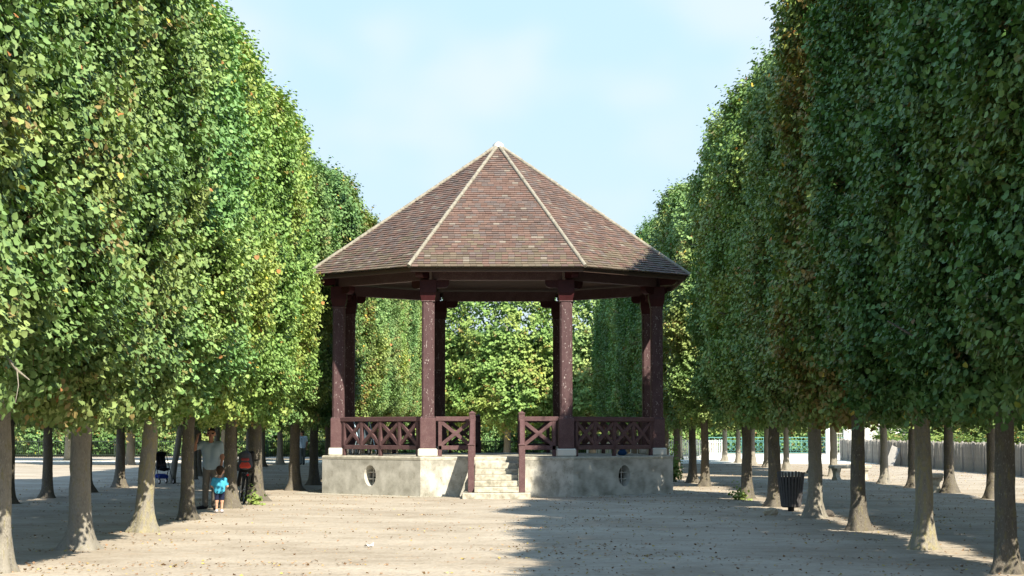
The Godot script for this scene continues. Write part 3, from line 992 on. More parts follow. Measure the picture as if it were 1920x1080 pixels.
func make_sky() -> ImageTexture:
	var w := 1024
	var h := 512
	var im := Image.create(w, h, false, Image.FORMAT_RGBF)
	var f := FastNoiseLite.new(); f.seed = 31; f.frequency = 1.0; f.fractal_octaves = 5
	var f2 := FastNoiseLite.new(); f2.seed = 77; f2.frequency = 1.0; f2.fractal_octaves = 4
	for y in h:
		var el := (0.5 - (y + 0.5) / h) * PI
		for x in w:
			var az := (x + 0.5) / w * TAU
			var s := sin(el)
			var c: Color
			if s < 0: c = Color(0.24, 0.22, 0.19)
			else:
				var t := pow(1.0 - s, 3.2)
				c = Color(0.245, 0.405, 0.63).lerp(Color(0.362, 0.454, 0.50), t)
				c = c.lerp(Color(0.40, 0.462, 0.488), pow(1.0 - s, 14.0) * 0.8)
				# thin high cloud: stretched veils
				var k := s + 0.16
				var p := Vector3(cos(az) * cos(el) / k, sin(az) * cos(el) / k, 0.0)
				var n := f.get_noise_3d(p.x * 0.9, p.y * 1.7, 3.0) + 0.55 * f2.get_noise_3d(p.x * 2.6, p.y * 4.5, 9.0)
				var v := smoothstep(-0.12, 0.55, n) * 0.62 * (0.35 + 0.65 * smoothstep(0.02, 0.12, s))
				c = c.lerp(Color(0.43, 0.468, 0.488), v)
			im.set_pixel(x, y, c)
	return ImageTexture.create_from_image(im)

func setting():
	var pm := PlaneMesh.new()
	pm.size = Vector2(1400, 1400)
	var g := single("ground", pm, M.ground, Vector3(0, 0, -300))
	tag(g, "sandy beige ground of the avenue", "ground", "", "structure")
	# pale gravel path that crosses behind the avenue
	var mb := MB.new()
	mb.quad(Vector3(-90, 0.004, -113), Vector3(9, 0.004, -113), Vector3(9, 0.004, -119), Vector3(-90, 0.004, -119))
	mb.quad(Vector3(9, 0.004, -108), Vector3(90, 0.004, -108), Vector3(90, 0.004, -150), Vector3(9, 0.004, -150))
	tag(single("path", mb, M.path), "pale gravel path crossing behind the avenue", "path", "", "structure")
	# worn cobbled strip round the bandstand
	mb = MB.new()
	var a := oct(AP + 0.75, (AP + 0.75) * tan(PI / 8))
	var b := oct(AP - 0.1, (AP - 0.1) * tan(PI / 8))
	for i in 8:
		var j := (i + 1) % 8
		mb.quad(v3(a[i], 0.004), v3(a[j], 0.004), v3(b[j], 0.004), v3(b[i], 0.004))
	tag(single("pavement", mb, M.apron, Vector3(GX, 0, -GD)), "grey stone strip round the foot of the bandstand", "pavement", "", "structure")

func grow_trees():
	crowns.append(make_crown(1, 1.22, 2.62, 2.28, 7.27, 11500, 10, 0.080, 4.4, 0.30, 0.006, 0.02, 1.0))
	crowns.append(make_crown(2, 1.25, 2.60, 2.25, 7.15, 11500, 10, 0.078, 4.0, 0.32, 0.012, 0.03, 1.1, 2600, 1.25))  # leaf colours lightened to paint in the stronger sun on these crowns
	crowns.append(make_crown(3, 1.24, 2.58, 2.28, 7.42, 11000, 10, 0.080, 4.2, 0.32, 0.014, 0.20, 0.9))
	crowns.append(make_crown(4, 1.26, 2.62, 2.26, 7.26, 11500, 10, 0.079, 4.6, 0.30, 0.008, 0.05, 1.0))
	chestnut = make_crown(9, 3.1, 2.9, 2.6, 8.0, 5600, 7, 0.16, 2.3, 0.8, 0.008, 0.03, 3.2, 2500, 1.2, 0.8)
	trunks.append(make_trunk(1, 0.165, 0.92, 2.0, 8.6, 0.72, 1.7))
	trunks.append(make_trunk(2, 0.15, 0.75, 2.0, 8.5, 0.72, 1.7))
	trunks.append(make_trunk(3, 0.135, 0.70, 2.0, 8.5, 0.72, 1.7))
	trunks.append(make_trunk(4, 0.18, 1.05, 2.0, 8.6, 0.72, 1.7))
	trunks.append(make_trunk(5, 0.11, 0.3, 2.0, 7.0, 0.9, 1.8))
	chestnut_trunk = make_trunk(6, 0.23, 0.35, 2.7, 9.0, 2.4, 2.4)
	var gl := "lime trees in the sunlit row beside the man and child"
	var gr := "lime trees in the shaded row beside the litter bin"
	# sunlit inner row
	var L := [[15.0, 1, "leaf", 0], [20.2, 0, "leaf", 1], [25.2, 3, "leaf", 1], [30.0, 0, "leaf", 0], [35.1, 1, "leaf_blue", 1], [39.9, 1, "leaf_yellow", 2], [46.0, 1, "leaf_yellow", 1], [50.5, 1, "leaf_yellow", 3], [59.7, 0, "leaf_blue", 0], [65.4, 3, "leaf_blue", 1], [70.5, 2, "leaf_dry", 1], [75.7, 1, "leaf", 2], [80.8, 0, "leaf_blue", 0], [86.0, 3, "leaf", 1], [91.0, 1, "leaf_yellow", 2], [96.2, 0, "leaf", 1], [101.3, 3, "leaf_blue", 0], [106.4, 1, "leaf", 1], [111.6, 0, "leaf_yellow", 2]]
	for e in L:
		var at: int = L.find(e)
		var label: String = "clipped lime tree in the sunlit row, %s past the bandstand" % ORD[at - 8] if e[0] > 55 else "clipped lime tree in the sunlit row, %s from the bicycle tree" % ORD[maxi(0, 6 - at)]
		var bark := "bark"
		var lean := 0.0
		var grow := Vector3.ONE
		var sh := 0.0
		if e[0] == 30.0: label = "clipped lime tree with a thick pale trunk flaring widely at its foot"
		if e[0] == 35.1:
			label = "clipped lime tree whose leaning trunk has yellow lichen at its foot"; bark = "bark_lichen"; lean = -0.07
		if e[0] == 39.9: label = "yellow-green lime tree with a slim straight trunk next to the man"
		if e[0] == 46.0: label = "yellow-green lime tree whose trunk the small child faces"
		if e[0] == 50.5: label = "lime tree with the bicycle leaning on its trunk"
		if e[0] == 59.7:
			grow = Vector3(0.72, 1, 0.9); sh = -0.45
			label = "lime tree growing close beside the bandstand on its sunlit side"
		if e[0] == 50.5: sh = -0.22
		if e[0] in [25.2, 30.0]: bark = "bark_pale_lit"
		else: grow = Vector3(1.0 + 0.05 * sin(e[0] * 2.0), 1.0 + 0.035 * sin(e[0] * 3.0), 1)
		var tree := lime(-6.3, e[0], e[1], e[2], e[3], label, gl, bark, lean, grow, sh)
		if e[0] == 20.2:
			var br := MB.new()
			br.tube([Vector3(0, 3.3, 0), Vector3(0.55, 3.0, -0.5), Vector3(1.0, 2.6, -0.85), Vector3(1.16, 2.36, -1.0), Vector3(1.28, 2.26, -1.05)], [0.035, 0.03, 0.022, 0.016, 0.006], 8)
			br.tube([Vector3(1.16, 2.36, -1.0), Vector3(1.19, 2.2, -0.95), Vector3(1.16, 2.02, -0.95)], [0.008, 0.006, 0.003], 6)
			part("bare_branch", br, M.bark_pale_lit, tree)
	# shaded inner row
	var R := [[5.0, 1, "leaf", 2], [10.0, 0, "leaf", 1], [15.0, 3, "leaf", 1], [20.0, 0, "leaf_deep_shade", 2], [25.0, 0, "leaf_deep_shade", 2], [30.0, 3, "leaf_deep_shade", 2], [35.6, 2, "leaf_dry", 2], [40.8, 3, "leaf", 1], [46.9, 0, "leaf_yellow", 1], [52.5, 1, "leaf", 2], [63.8, 1, "leaf", 2], [68.1, 0, "leaf", 2], [74.5, 3, "leaf_blue", 2], [79.8, 1, "leaf_deep_shade", 1], [85.0, 0, "leaf_deep_shade", 2], [90.1, 3, "leaf_deep_shade", 1], [95.3, 1, "leaf_blue", 2], [100.4, 0, "leaf_deep_shade", 1], [105.6, 3, "leaf_deep_shade", 2], [110.7, 1, "leaf_deep_shade", 1], [116.0, 0, "leaf_deep_shade", 2]]  # near and far crowns take the tint darkened to stand for shade
	for e in R:
		var at: int = R.find(e)
		var label: String = "clipped lime tree in the shaded row, %s past the bandstand" % ORD[at - 10] if e[0] > 57 else "clipped lime tree in the shaded row, %s before the bandstand" % ORD[9 - at]
		var bark := "bark"
		var grow := Vector3.ONE
		if e[0] == 30.0:
			label = "clipped lime tree whose pale trunk has a yellow lichen streak"; bark = "bark_lichen"
		if e[0] == 35.6: label = "clipped lime tree with many dry brown leaves in its crown"
		if e[0] == 40.8:
			label = "lime tree whose pale blotched trunk stands beside the litter bin"; bark = "bark_pale_lit"
		if e[0] == 46.9: label = "lime tree whose trunk stands just behind the litter bin"
		if e[0] == 35.6: grow = Vector3(1, 1.04, 0.95)
		if e[0] == 30.0: grow = Vector3(1, 0.97, 1)
		if e[0] == 40.8: grow = Vector3(0.95, 0.965, 0.88)
		if e[0] == 46.9: grow = Vector3(0.98, 0.985, 0.86)
		if e[0] > 66: grow = Vector3(1.0 + 0.05 * sin(e[0] * 2.0), 1.0 + 0.035 * sin(e[0] * 3.0), 0.92)
		if e[0] == 52.5: grow = Vector3(0.94, 1.02, 0.98)
		if e[0] == 63.8: grow = Vector3(0.95, 0.97, 0.9)
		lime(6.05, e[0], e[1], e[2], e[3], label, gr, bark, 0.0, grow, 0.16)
	# outer rows
	var OL := [28.0, 33.2, 38.3, 43.6, 48.8, 52.9, 57.7, 62.7, 68.0, 73.0, 78.2, 83.4, 88.5, 93.6, 98.8, 106.0, 115.6]
	for i in OL.size():
		var d: float = OL[i]
		var label: String = "lime tree in the outer row beyond the child, %s before the pushchair" % ORD[7 - i] if i < 8 else "lime tree in the outer row beyond the child, %s past the pushchair" % ORD[i - 8]
		var tk := i % 3
		var lean := 0.0
		var bark := "bark"
		if d == 68.0:
			label = "young lime tree with a slim slanting sunlit trunk beside the pushchair"; tk = 4; lean = -0.16; bark = "bark_pale_lit"
		elif d == 73.0: tk = 4
		elif d > 100.0:
			label = "lime tree with sunlit trunk in the outer row, %s from the gravel path" % ORD[16 - i]; bark = "bark_pale_lit"
		lime(-12.0 if tk != 4 else -11.3, d, (i * 3 + 1) % 4, ["leaf", "leaf_blue", "leaf_yellow"][i % 3], tk, label, "lime trees in the outer row beyond the man and child", bark, lean, Vector3(1, 0.95, 1))
	var ORW := [16.0, 21.0, 26.2, 31.4, 36.6, 41.8, 47.0, 52.3, 57.3, 62.6, 67.4, 78.0, 83.2, 91.2, 98.0, 104.0, 110.5, 117.5]
	for i in ORW.size():
		var d: float = ORW[i]
		var label: String = "lime tree in the outer row near the paling fence, %s before the curved bench" % ORD[10 - i] if d < 72 else "lime tree in the outer row near the paling fence, %s past the curved bench" % ORD[i - 11]
		if d == 57.3: label = "lime tree beside the square stone bench in the outer row"
		if d == 78.0: label = "lime tree standing behind the stone bench with curved legs"
		lime(12.3, d, (i * 3 + 2) % 4, ["leaf_deep_shade", "leaf", "leaf_blue"][i % 3], [0, 2, 1][i % 3] if d != 62.6 else 2, label, "lime trees in the outer row near the paling fence", "bark_pale_lit" if d > 62.7 else "bark", 0.0, Vector3(0.95, 0.92, 1))
	# horse chestnuts that close the view
	for e in [[-10.6, 127.0, 0.96, "leaf"], [-5.4, 126.0, 1.0, "leaf_yellow"], [-0.26, 125.0, 1.02, "leaf_yellow"], [5.0, 126.0, 1.04, "leaf"], [10.4, 127.0, 0.95, "leaf_yellow"]]:
		var t := thing("chestnut_tree", Vector3(e[0], 0, -e[1]))
		tag(t, ["broad chestnut tree behind the bandstand at the end of the sunlit row", "broad yellow-green chestnut tree behind the bandstand beside its sunlit posts", "broad chestnut tree whose trunk shows between the bandstand stair posts", "broad green chestnut tree behind the bandstand beside its shaded posts", "broad chestnut tree behind the bandstand at the end of the shaded row"][int((e[0] + 13.0) / 5.2)], "tree", "chestnut trees behind the bandstand")
		part("trunk", chestnut_trunk, M.bark_pale_lit, t)
		var c := MeshInstance3D.new()
		c.name = "crown"; c.mesh = chestnut
		c.set_surface_override_material(0, M[e[3]]); c.set_surface_override_material(1, M.twig)
		c.rotation.y = e[0] * 2.3
		c.scale = Vector3.ONE * e[2]
		t.add_child(c, true)
	# sunlit trees in the field beyond
	for e in [[-19.4, 104.0], [-25.8, 119.0], [-17.0, 121.0], [-31.0, 108.0]]:
		var t := thing("chestnut_tree", Vector3(e[0], 0, -e[1]))
		tag(t, "chestnut tree with sunlit trunk near the iron railings", "tree", "chestnut trees near the iron railings")
		part("trunk", chestnut_trunk, M.bark_pale_lit, t)
		var c := MeshInstance3D.new()
		c.name = "crown"; c.mesh = chestnut
		c.set_surface_override_material(0, M.leaf); c.set_surface_override_material(1, M.twig)
		c.rotation.y = e[0]
		t.add_child(c, true)

func surroundings():
	# shrubs and trees beyond the fences
	var bush := make_crown(21, 1.7, 1.5, 0.05, 2.6, 1300, 7, 0.13, 2.4, 0.5, 0.01, 0.05, 1.4, 900)
	var bush2 := make_crown(22, 2.4, 2.0, 0.05, 4.6, 1900, 7, 0.16, 2.4, 0.7, 0.02, 0.05, 2.4, 1300)
	var r := RandomNumberGenerator.new(); r.seed = 5
	var x := -46.0
	while x < 46.0:
		var far := x > 12.0
		var d := (164.0 if far else 140.0) + r.randf_range(-1.5, 1.5)
		var big := r.randf() < 0.55
		if not (far and x > 26.0 and x < 36.0):
			var t := thing("shrub", Vector3(x, 0, -d))
			tag(t, "leafy shrub growing behind the iron railings" if not far else "leafy shrub growing behind the teal railings", "shrub", "shrubs behind the iron railings" if not far else "shrubs behind the teal railings")
			var c := MeshInstance3D.new()
			c.name = "foliage"; c.mesh = bush2 if big else bush
			c.set_surface_override_material(0, M[["leaf", "leaf_yellow", "leaf_blue", "leaf_deep_shade"][r.randi() % 4]]); c.set_surface_override_material(1, M.twig)
			c.rotation.y = r.randf() * TAU
			c.scale = Vector3.ONE * r.randf_range(0.85, 1.2)
			t.add_child(c, true)
			var st := MB.new()
			st.tube([Vector3(0, -0.05, 0), Vector3(0.03, 0.5, 0), Vector3(0, 1.2, 0.05)], [0.06, 0.05, 0.02], 7)
			part("stem", st, M.bark, t)
		x += r.randf_range(1.7, 2.6)
	for k in 15:
		var px := -49.0 + k * 7.0
		var t := thing("chestnut_tree", Vector3(px + r.randf_range(-1, 1), 0, -r.randf_range(186, 200)))
		tag(t, "tall leafy tree standing far behind the fences and shrubs", "tree", "trees far behind the fences")
		part("trunk", chestnut_trunk, M.bark, t)
		var c := MeshInstance3D.new()
		c.name = "crown"; c.mesh = chestnut
		c.set_surface_override_material(0, M[["leaf", "leaf_blue", "leaf_deep_shade"][k % 3]]); c.set_surface_override_material(1, M.twig)
		c.scale = Vector3(1.35, 1.0, 1.35) * r.randf_range(0.9, 1.05)
		c.rotation.y = r.randf() * TAU
		t.add_child(c, true)
	# sunlit bank of shrubs seen over the paling fence
	for k in 14:
		var t := thing("shrub", Vector3(27.0 + r.randf_range(-1, 2.5), 0, -(72.0 + k * 5.0)))
		tag(t, "yellow-green shrub showing over the grey paling fence", "shrub", "shrubs behind the paling fence")
		var c := MeshInstance3D.new()
		c.name = "foliage"; c.mesh = bush2
		c.set_surface_override_material(0, M["leaf_yellow"]); c.set_surface_override_material(1, M.twig)
		c.rotation.y = r.randf() * TAU
		c.scale = Vector3(1.2, 0.62, 1.2)
		t.add_child(c, true)
		var st := MB.new()
		st.tube([Vector3(0, -0.05, 0), Vector3(0, 0.9, 0)], [0.06, 0.03], 7)
		part("stem", st, M.bark, t)
	# iron railings along the back
	var rail_run := func(called: String, label: String, a: Vector3, b: Vector3, high: float, gap: float, wide: float, m: Material, spiky: float, post_every: float, grp := ""):
		var t := thing(called, a)
		tag(t, label, "fence", grp)
		var dv: Vector3 = b - a
		var l := dv.length()
		var u := dv / l
		var bars := MB.new()
		var rr := RandomNumberGenerator.new(); rr.seed = int(l * 10)
		var s := gap * 0.5
		var side := u.cross(Vector3.UP)
		while s < l:
			var hh: float = high + rr.randf_range(-spiky, spiky)
			var lean: Vector3 = u * rr.randfn() * spiky * 0.35 + side * rr.randfn() * spiky * 0.3
			var p := u * s
			bars.beam(p, p + Vector3(0, hh, 0) + lean, wide * 0.5, wide * rr.randf_range(0.75, 1.15), 0.0, u)
			s += gap * rr.randf_range(0.85, 1.15) if spiky > 0.02 else gap
		var bp := part("bars", bars, m, t)
		bp.set_meta("kind", "stuff")
		for hy in [0.16, high - 0.16]:
			var rl := MB.new()
			var off: Vector3 = side * (wide * 0.5 + 0.016)
			rl.beam(Vector3(0, hy, 0) + off, dv + Vector3(0, hy, 0) + off, 0.022 if spiky > 0.02 else 0.045, 0.022 if spiky > 0.02 else 0.05)
			part("rail", rl, m, t)
		var k := 0.0
		while k <= l:
			var ps := MB.new()
			ps.box(u * k + Vector3(0, high * 0.5 + 0.02, 0) - side * 0.05, Vector3(0.07, high + 0.1, 0.07), 0.008)
			part("fence_post", ps, m, t)
			k += post_every
	rail_run.call("iron_railing", "dark green iron railings running behind the avenue", Vector3(-46, 0, -134), Vector3(9, 0, -134), 1.2, 0.13, 0.022, M.dark_iron, 0.0, 2.5)
	rail_run.call("picket_fence", "pale picket fence behind the shaded side of the bandstand", Vector3(4.9, 0, -131.5), Vector3(13.6, 0, -131.5), 1.15, 0.12, 0.07, M.white_paint, 0.03, 2.2)
	rail_run.call("paling_fence", "grey weathered chestnut paling fence along the sandy ground", Vector3(19.5, 0, -66), Vector3(19.5, 0, -121), 1.22, 0.075, 0.06, M.paling, 0.05, 2.0)
	# a loose length of the paling that has slumped inwards
	var sl := thing("slumped_paling", Vector3(18.6, 0, -101.5))
	tag(sl, "slumped loose length of grey paling leaning on the fence", "fence panel")
	var pm := MB.new()
	for k in 9:
		pm.beam(Vector3(k * 0.03, 0.0, 0.0 + k * 0.085), Vector3(k * 0.03 - 0.35 + 0.9, 1.0 - k * 0.02, k * 0.085 - 1.0), 0.02, 0.045, 0.0, Vector3.RIGHT)
	var pp := part("bars", pm, M.paling, sl)
	pp.set_meta("kind", "stuff")
	# teal ornamental railing with scrolls
	var tr := thing("teal_railing", Vector3(14.2, 0, -150.4))
	tag(tr, "teal ornamental iron railing with scrollwork beyond the pale path", "railing")
	for hy in [0.12, 1.0, 1.25]:
		var rl := MB.new(); rl.beam(Vector3(0, hy, 0), Vector3(10.4, hy, 0), 0.04, 0.05)
		part("rail", rl, M.teal_iron, tr)
	var sc := MB.new()
	for k in 26:
		var px := 0.2 + k * 0.4
		sc.torus(Vector3(px, 0.75, 0), Vector3.BACK, 0.17, 0.016, 14, 5)
		sc.torus(Vector3(px, 0.38, 0), Vector3.BACK, 0.13, 0.016, 14, 5)
		sc.beam(Vector3(px + 0.2, 0.1, 0), Vector3(px + 0.2, 1.25, 0), 0.025, 0.025, 0.0, Vector3.RIGHT)
	var sp := part("scrollwork", sc, M.teal_iron, tr)
	sp.set_meta("kind", "stuff")
	for k in 5:
		box_part("post", Vector3(k * 2.6, 0.72, 0.0), Vector3(0.09, 1.44, 0.09), 0.01, M.teal_iron, tr)
	# white low houses beyond
	house(Vector3(31.0, 0, -176), 9.4, 3.1, 6.0, "low white house with a grey roof behind the paling fence", 4)
	house(Vector3(15.4, 0, -180), 4.6, 3.3, 5.0, "small white house seen beyond the pale picket fence", 2)
	# gate piers
	for px in [23.3, 24.6]:
		var gp := thing("gate_pier", Vector3(px, 0, -149.0))
		tag(gp, "white masonry gate pier at the end of the teal railing", "gate pier", "white gate piers")
		box_part("shaft", Vector3(0, 1.3, 0), Vector3(0.62, 2.6, 0.62), 0.02, M.white_paint, gp)
		box_part("cap", Vector3(0, 2.68, 0), Vector3(0.8, 0.16, 0.8), 0.03, M.white_paint, gp)
	var ga := thing("iron_gate", Vector3(23.62, 0, -149.0))
	tag(ga, "grey scrolled iron gate between the white piers", "gate")
	var gm := MB.new()
	for k in 5: gm.beam(Vector3(0.06 + k * 0.14, 0.08, 0), Vector3(0.06 + k * 0.14, 1.6, 0), 0.02, 0.02, 0.0, Vector3.RIGHT)
	part("bars", gm, M.iron, ga)
	for hy in [0.12, 0.85, 1.55]:
		var rl := MB.new(); rl.beam(Vector3(0, hy, 0.022), Vector3(0.68, hy, 0.022), 0.02, 0.04)
		part("rail", rl, M.iron, ga)

func house(at: Vector3, wide: float, high: float, deep: float, label: String, wins: int):
	var t := thing("white_house", at)
	tag(t, label, "house")
	box_part("wall", Vector3(0, high * 0.5, -deep * 0.5), Vector3(wide, high, deep), 0.0, M.white_paint, t)
	var roof := MB.new()
	roof.prism(PackedVector2Array([Vector2(0.5, 0), Vector2(-deep * 0.5, 1.9), Vector2(-deep - 0.5, 0)]), wide + 0.7, Vector3(0, high + 0.004, 0), Basis(Vector3.BACK, Vector3.UP, Vector3.LEFT))
	part("roof", roof, mat(lin(0.30, 0.27, 0.25), 0.9), t)
	var glass := mat(lin(0.05, 0.06, 0.07), 0.15)
	for k in wins:
		var px := wide * ((k + 0.5) / wins - 0.5)
		var w := Node3D.new(); w.name = "window"; t.add_child(w, true)
		box_part("pane", Vector3(px, 1.55, 0.012), Vector3(0.9, 1.3, 0.02), 0.0, glass, w)
		for g in [[-0.48, 0.0, 0.07, 1.44], [0.48, 0.0, 0.07, 1.44], [0.0, 0.685, 0.89, 0.07], [0.0, -0.685, 0.89, 0.07], [0.0, 0.0, 0.04, 1.30]]:
			box_part("frame", Vector3(px + g[0], 1.55 + g[1], 0.03), Vector3(g[2], g[3], 0.05), 0.005, mat(lin(0.45, 0.47, 0.5), 0.6), w)

func figures():
	# the man, facing the camera, one arm raised to his head
	var mj := {
		"head": Vector3(0.0, 1.655, 0.04), "look": Vector3(0.12, -0.18, 1).normalized(),
		"shoulder": [Vector3(-0.19, 1.44, 0), Vector3(0.19, 1.43, 0)], "elbow": [Vector3(-0.36, 1.33, 0.12), Vector3(0.25, 1.16, 0.02)], "wrist": [Vector3(-0.29, 1.55, 0.16), Vector3(0.23, 0.93, 0.10)],
		"hand": [Vector3(0.15, 1, -0.1), Vector3(-0.1, -1, 0.15)], "palm": [Vector3(1, 0, -0.6), Vector3(-1, 0, 0)],
		"hip": [Vector3(-0.09, 0.92, 0), Vector3(0.09, 0.92, 0)], "knee": [Vector3(-0.11, 0.50, 0.03), Vector3(0.09, 0.50, 0.05)], "ankle": [Vector3(-0.13, 0.085, 0.0), Vector3(0.08, 0.085, 0.02)], "toe": [Vector3(-0.26, 0.04, 0.12), Vector3(0.12, 0.04, 0.19)]}
	var man := person("person", Vector3(-6.63, 0, -45.2), 0.0, mj, 1.0, {"skin": lin(0.33, 0.17, 0.11), "head": 1.12, "curl": [0.9, 0.5], "sleeve": 0.62, "long": true,
		"shirt": mat(lin(0.29, 0.37, 0.42), 0.9), "trousers": mat(lin(0.15, 0.135, 0.115), 0.9), "shoe": mat(lin(0.02, 0.02, 0.022), 0.6), "hair": mat(lin(0.02, 0.016, 0.013), 0.8)})
	tag(man, "person in a grey-blue shirt and sunglasses with one arm raised beside the child", "person")
	var sg := MB.new()
	for g in [-1, 1]: sg.box(Vector3(g * 0.036 + 0.012, 1.672, 0.146), Vector3(0.058, 0.036, 0.01), 0.004)
	sg.box(Vector3(0.012, 1.682, 0.148), Vector3(0.03, 0.008, 0.008))
	for g in [-1, 1]: sg.beam(Vector3(g * 0.066 + 0.012, 1.683, 0.146), Vector3(g * 0.088, 1.69, 0.05), 0.006, 0.008)
	part("sunglasses", sg, M.black, man)
	# the child, seen from behind
	var cj := {
		"head": Vector3(0.01, 0.865, -0.02), "look": Vector3(0.1, -0.25, -1).normalized(),
		"shoulder": [Vector3(0.115, 0.70, 0), Vector3(-0.115, 0.70, 0)], "elbow": [Vector3(0.165, 0.565, -0.01), Vector3(-0.165, 0.565, -0.01)], "wrist": [Vector3(0.10, 0.49, -0.12), Vector3(-0.10, 0.49, -0.12)],
		"hand": [Vector3(-0.5, -0.3, -1), Vector3(0.5, -0.3, -1)], "palm": [Vector3(-0.3, -1, 0), Vector3(0.3, -1, 0)],
		"hip": [Vector3(0.055, 0.44, 0), Vector3(-0.055, 0.44, 0)], "knee": [Vector3(0.056, 0.25, -0.01), Vector3(-0.056, 0.25, -0.01)], "ankle": [Vector3(0.055, 0.055, 0.01), Vector3(-0.055, 0.055, 0.01)], "toe": [Vector3(0.065, 0.028, -0.10), Vector3(-0.065, 0.028, -0.10)]}
	var kid := person("person", Vector3(-6.17, 0, -43.3), 0.0, cj, 0.62, {"skin": lin(0.52, 0.31, 0.22), "head": 0.98, "curl": [0.8, 0.8], "sleeve": 0.75, "long": false,
		"shirt": mat(lin(0.07, 0.40, 0.60), 0.9), "trousers": mat(lin(0.015, 0.02, 0.05), 0.9), "shoe": mat(lin(0.5, 0.48, 0.52), 0.7), "hair": mat(lin(0.05, 0.03, 0.018), 0.8)})
	tag(kid, "small person in a turquoise shirt and navy shorts seen from behind", "person")
	# someone strolling far off between the trunks
	var fj := {
		"head": Vector3(0.0, 1.60, -0.03), "look": Vector3(-0.8, -0.1, -0.5).normalized(),
		"shoulder": [Vector3(0.18, 1.40, 0), Vector3(-0.18, 1.40, 0)], "elbow": [Vector3(0.24, 1.13, 0.02), Vector3(-0.25, 1.13, -0.02)], "wrist": [Vector3(0.22, 0.92, -0.1), Vector3(-0.24, 0.93, -0.14)],
		"hand": [Vector3(0, -1, -0.2), Vector3(0, -1, -0.2)], "palm": [Vector3(-1, 0, 0), Vector3(1, 0, 0)],
		"hip": [Vector3(0.085, 0.90, 0), Vector3(-0.085, 0.90, 0)], "knee": [Vector3(0.09, 0.50, -0.08), Vector3(-0.09, 0.49, 0.0)], "ankle": [Vector3(0.09, 0.085, -0.1), Vector3(-0.09, 0.10, 0.14)], "toe": [Vector3(0.1, 0.04, -0.26), Vector3(-0.1, 0.04, 0.0)]}
	var walker := person("person", Vector3(-10.62, 0, -104.0), 0.3, fj, 0.97, {"skin": lin(0.4, 0.22, 0.15), "head": 1.1, "curl": [0.5, 0.5], "sleeve": 0.6, "long": true,
		"shirt": mat(lin(0.36, 0.48, 0.58), 0.9), "trousers": mat(lin(0.10, 0.12, 0.12), 0.9), "shoe": mat(lin(0.03, 0.03, 0.03), 0.7), "hair": mat(lin(0.04, 0.03, 0.02), 0.8)})
	tag(walker, "person in a pale blue shirt half hidden behind a dark trunk", "person")

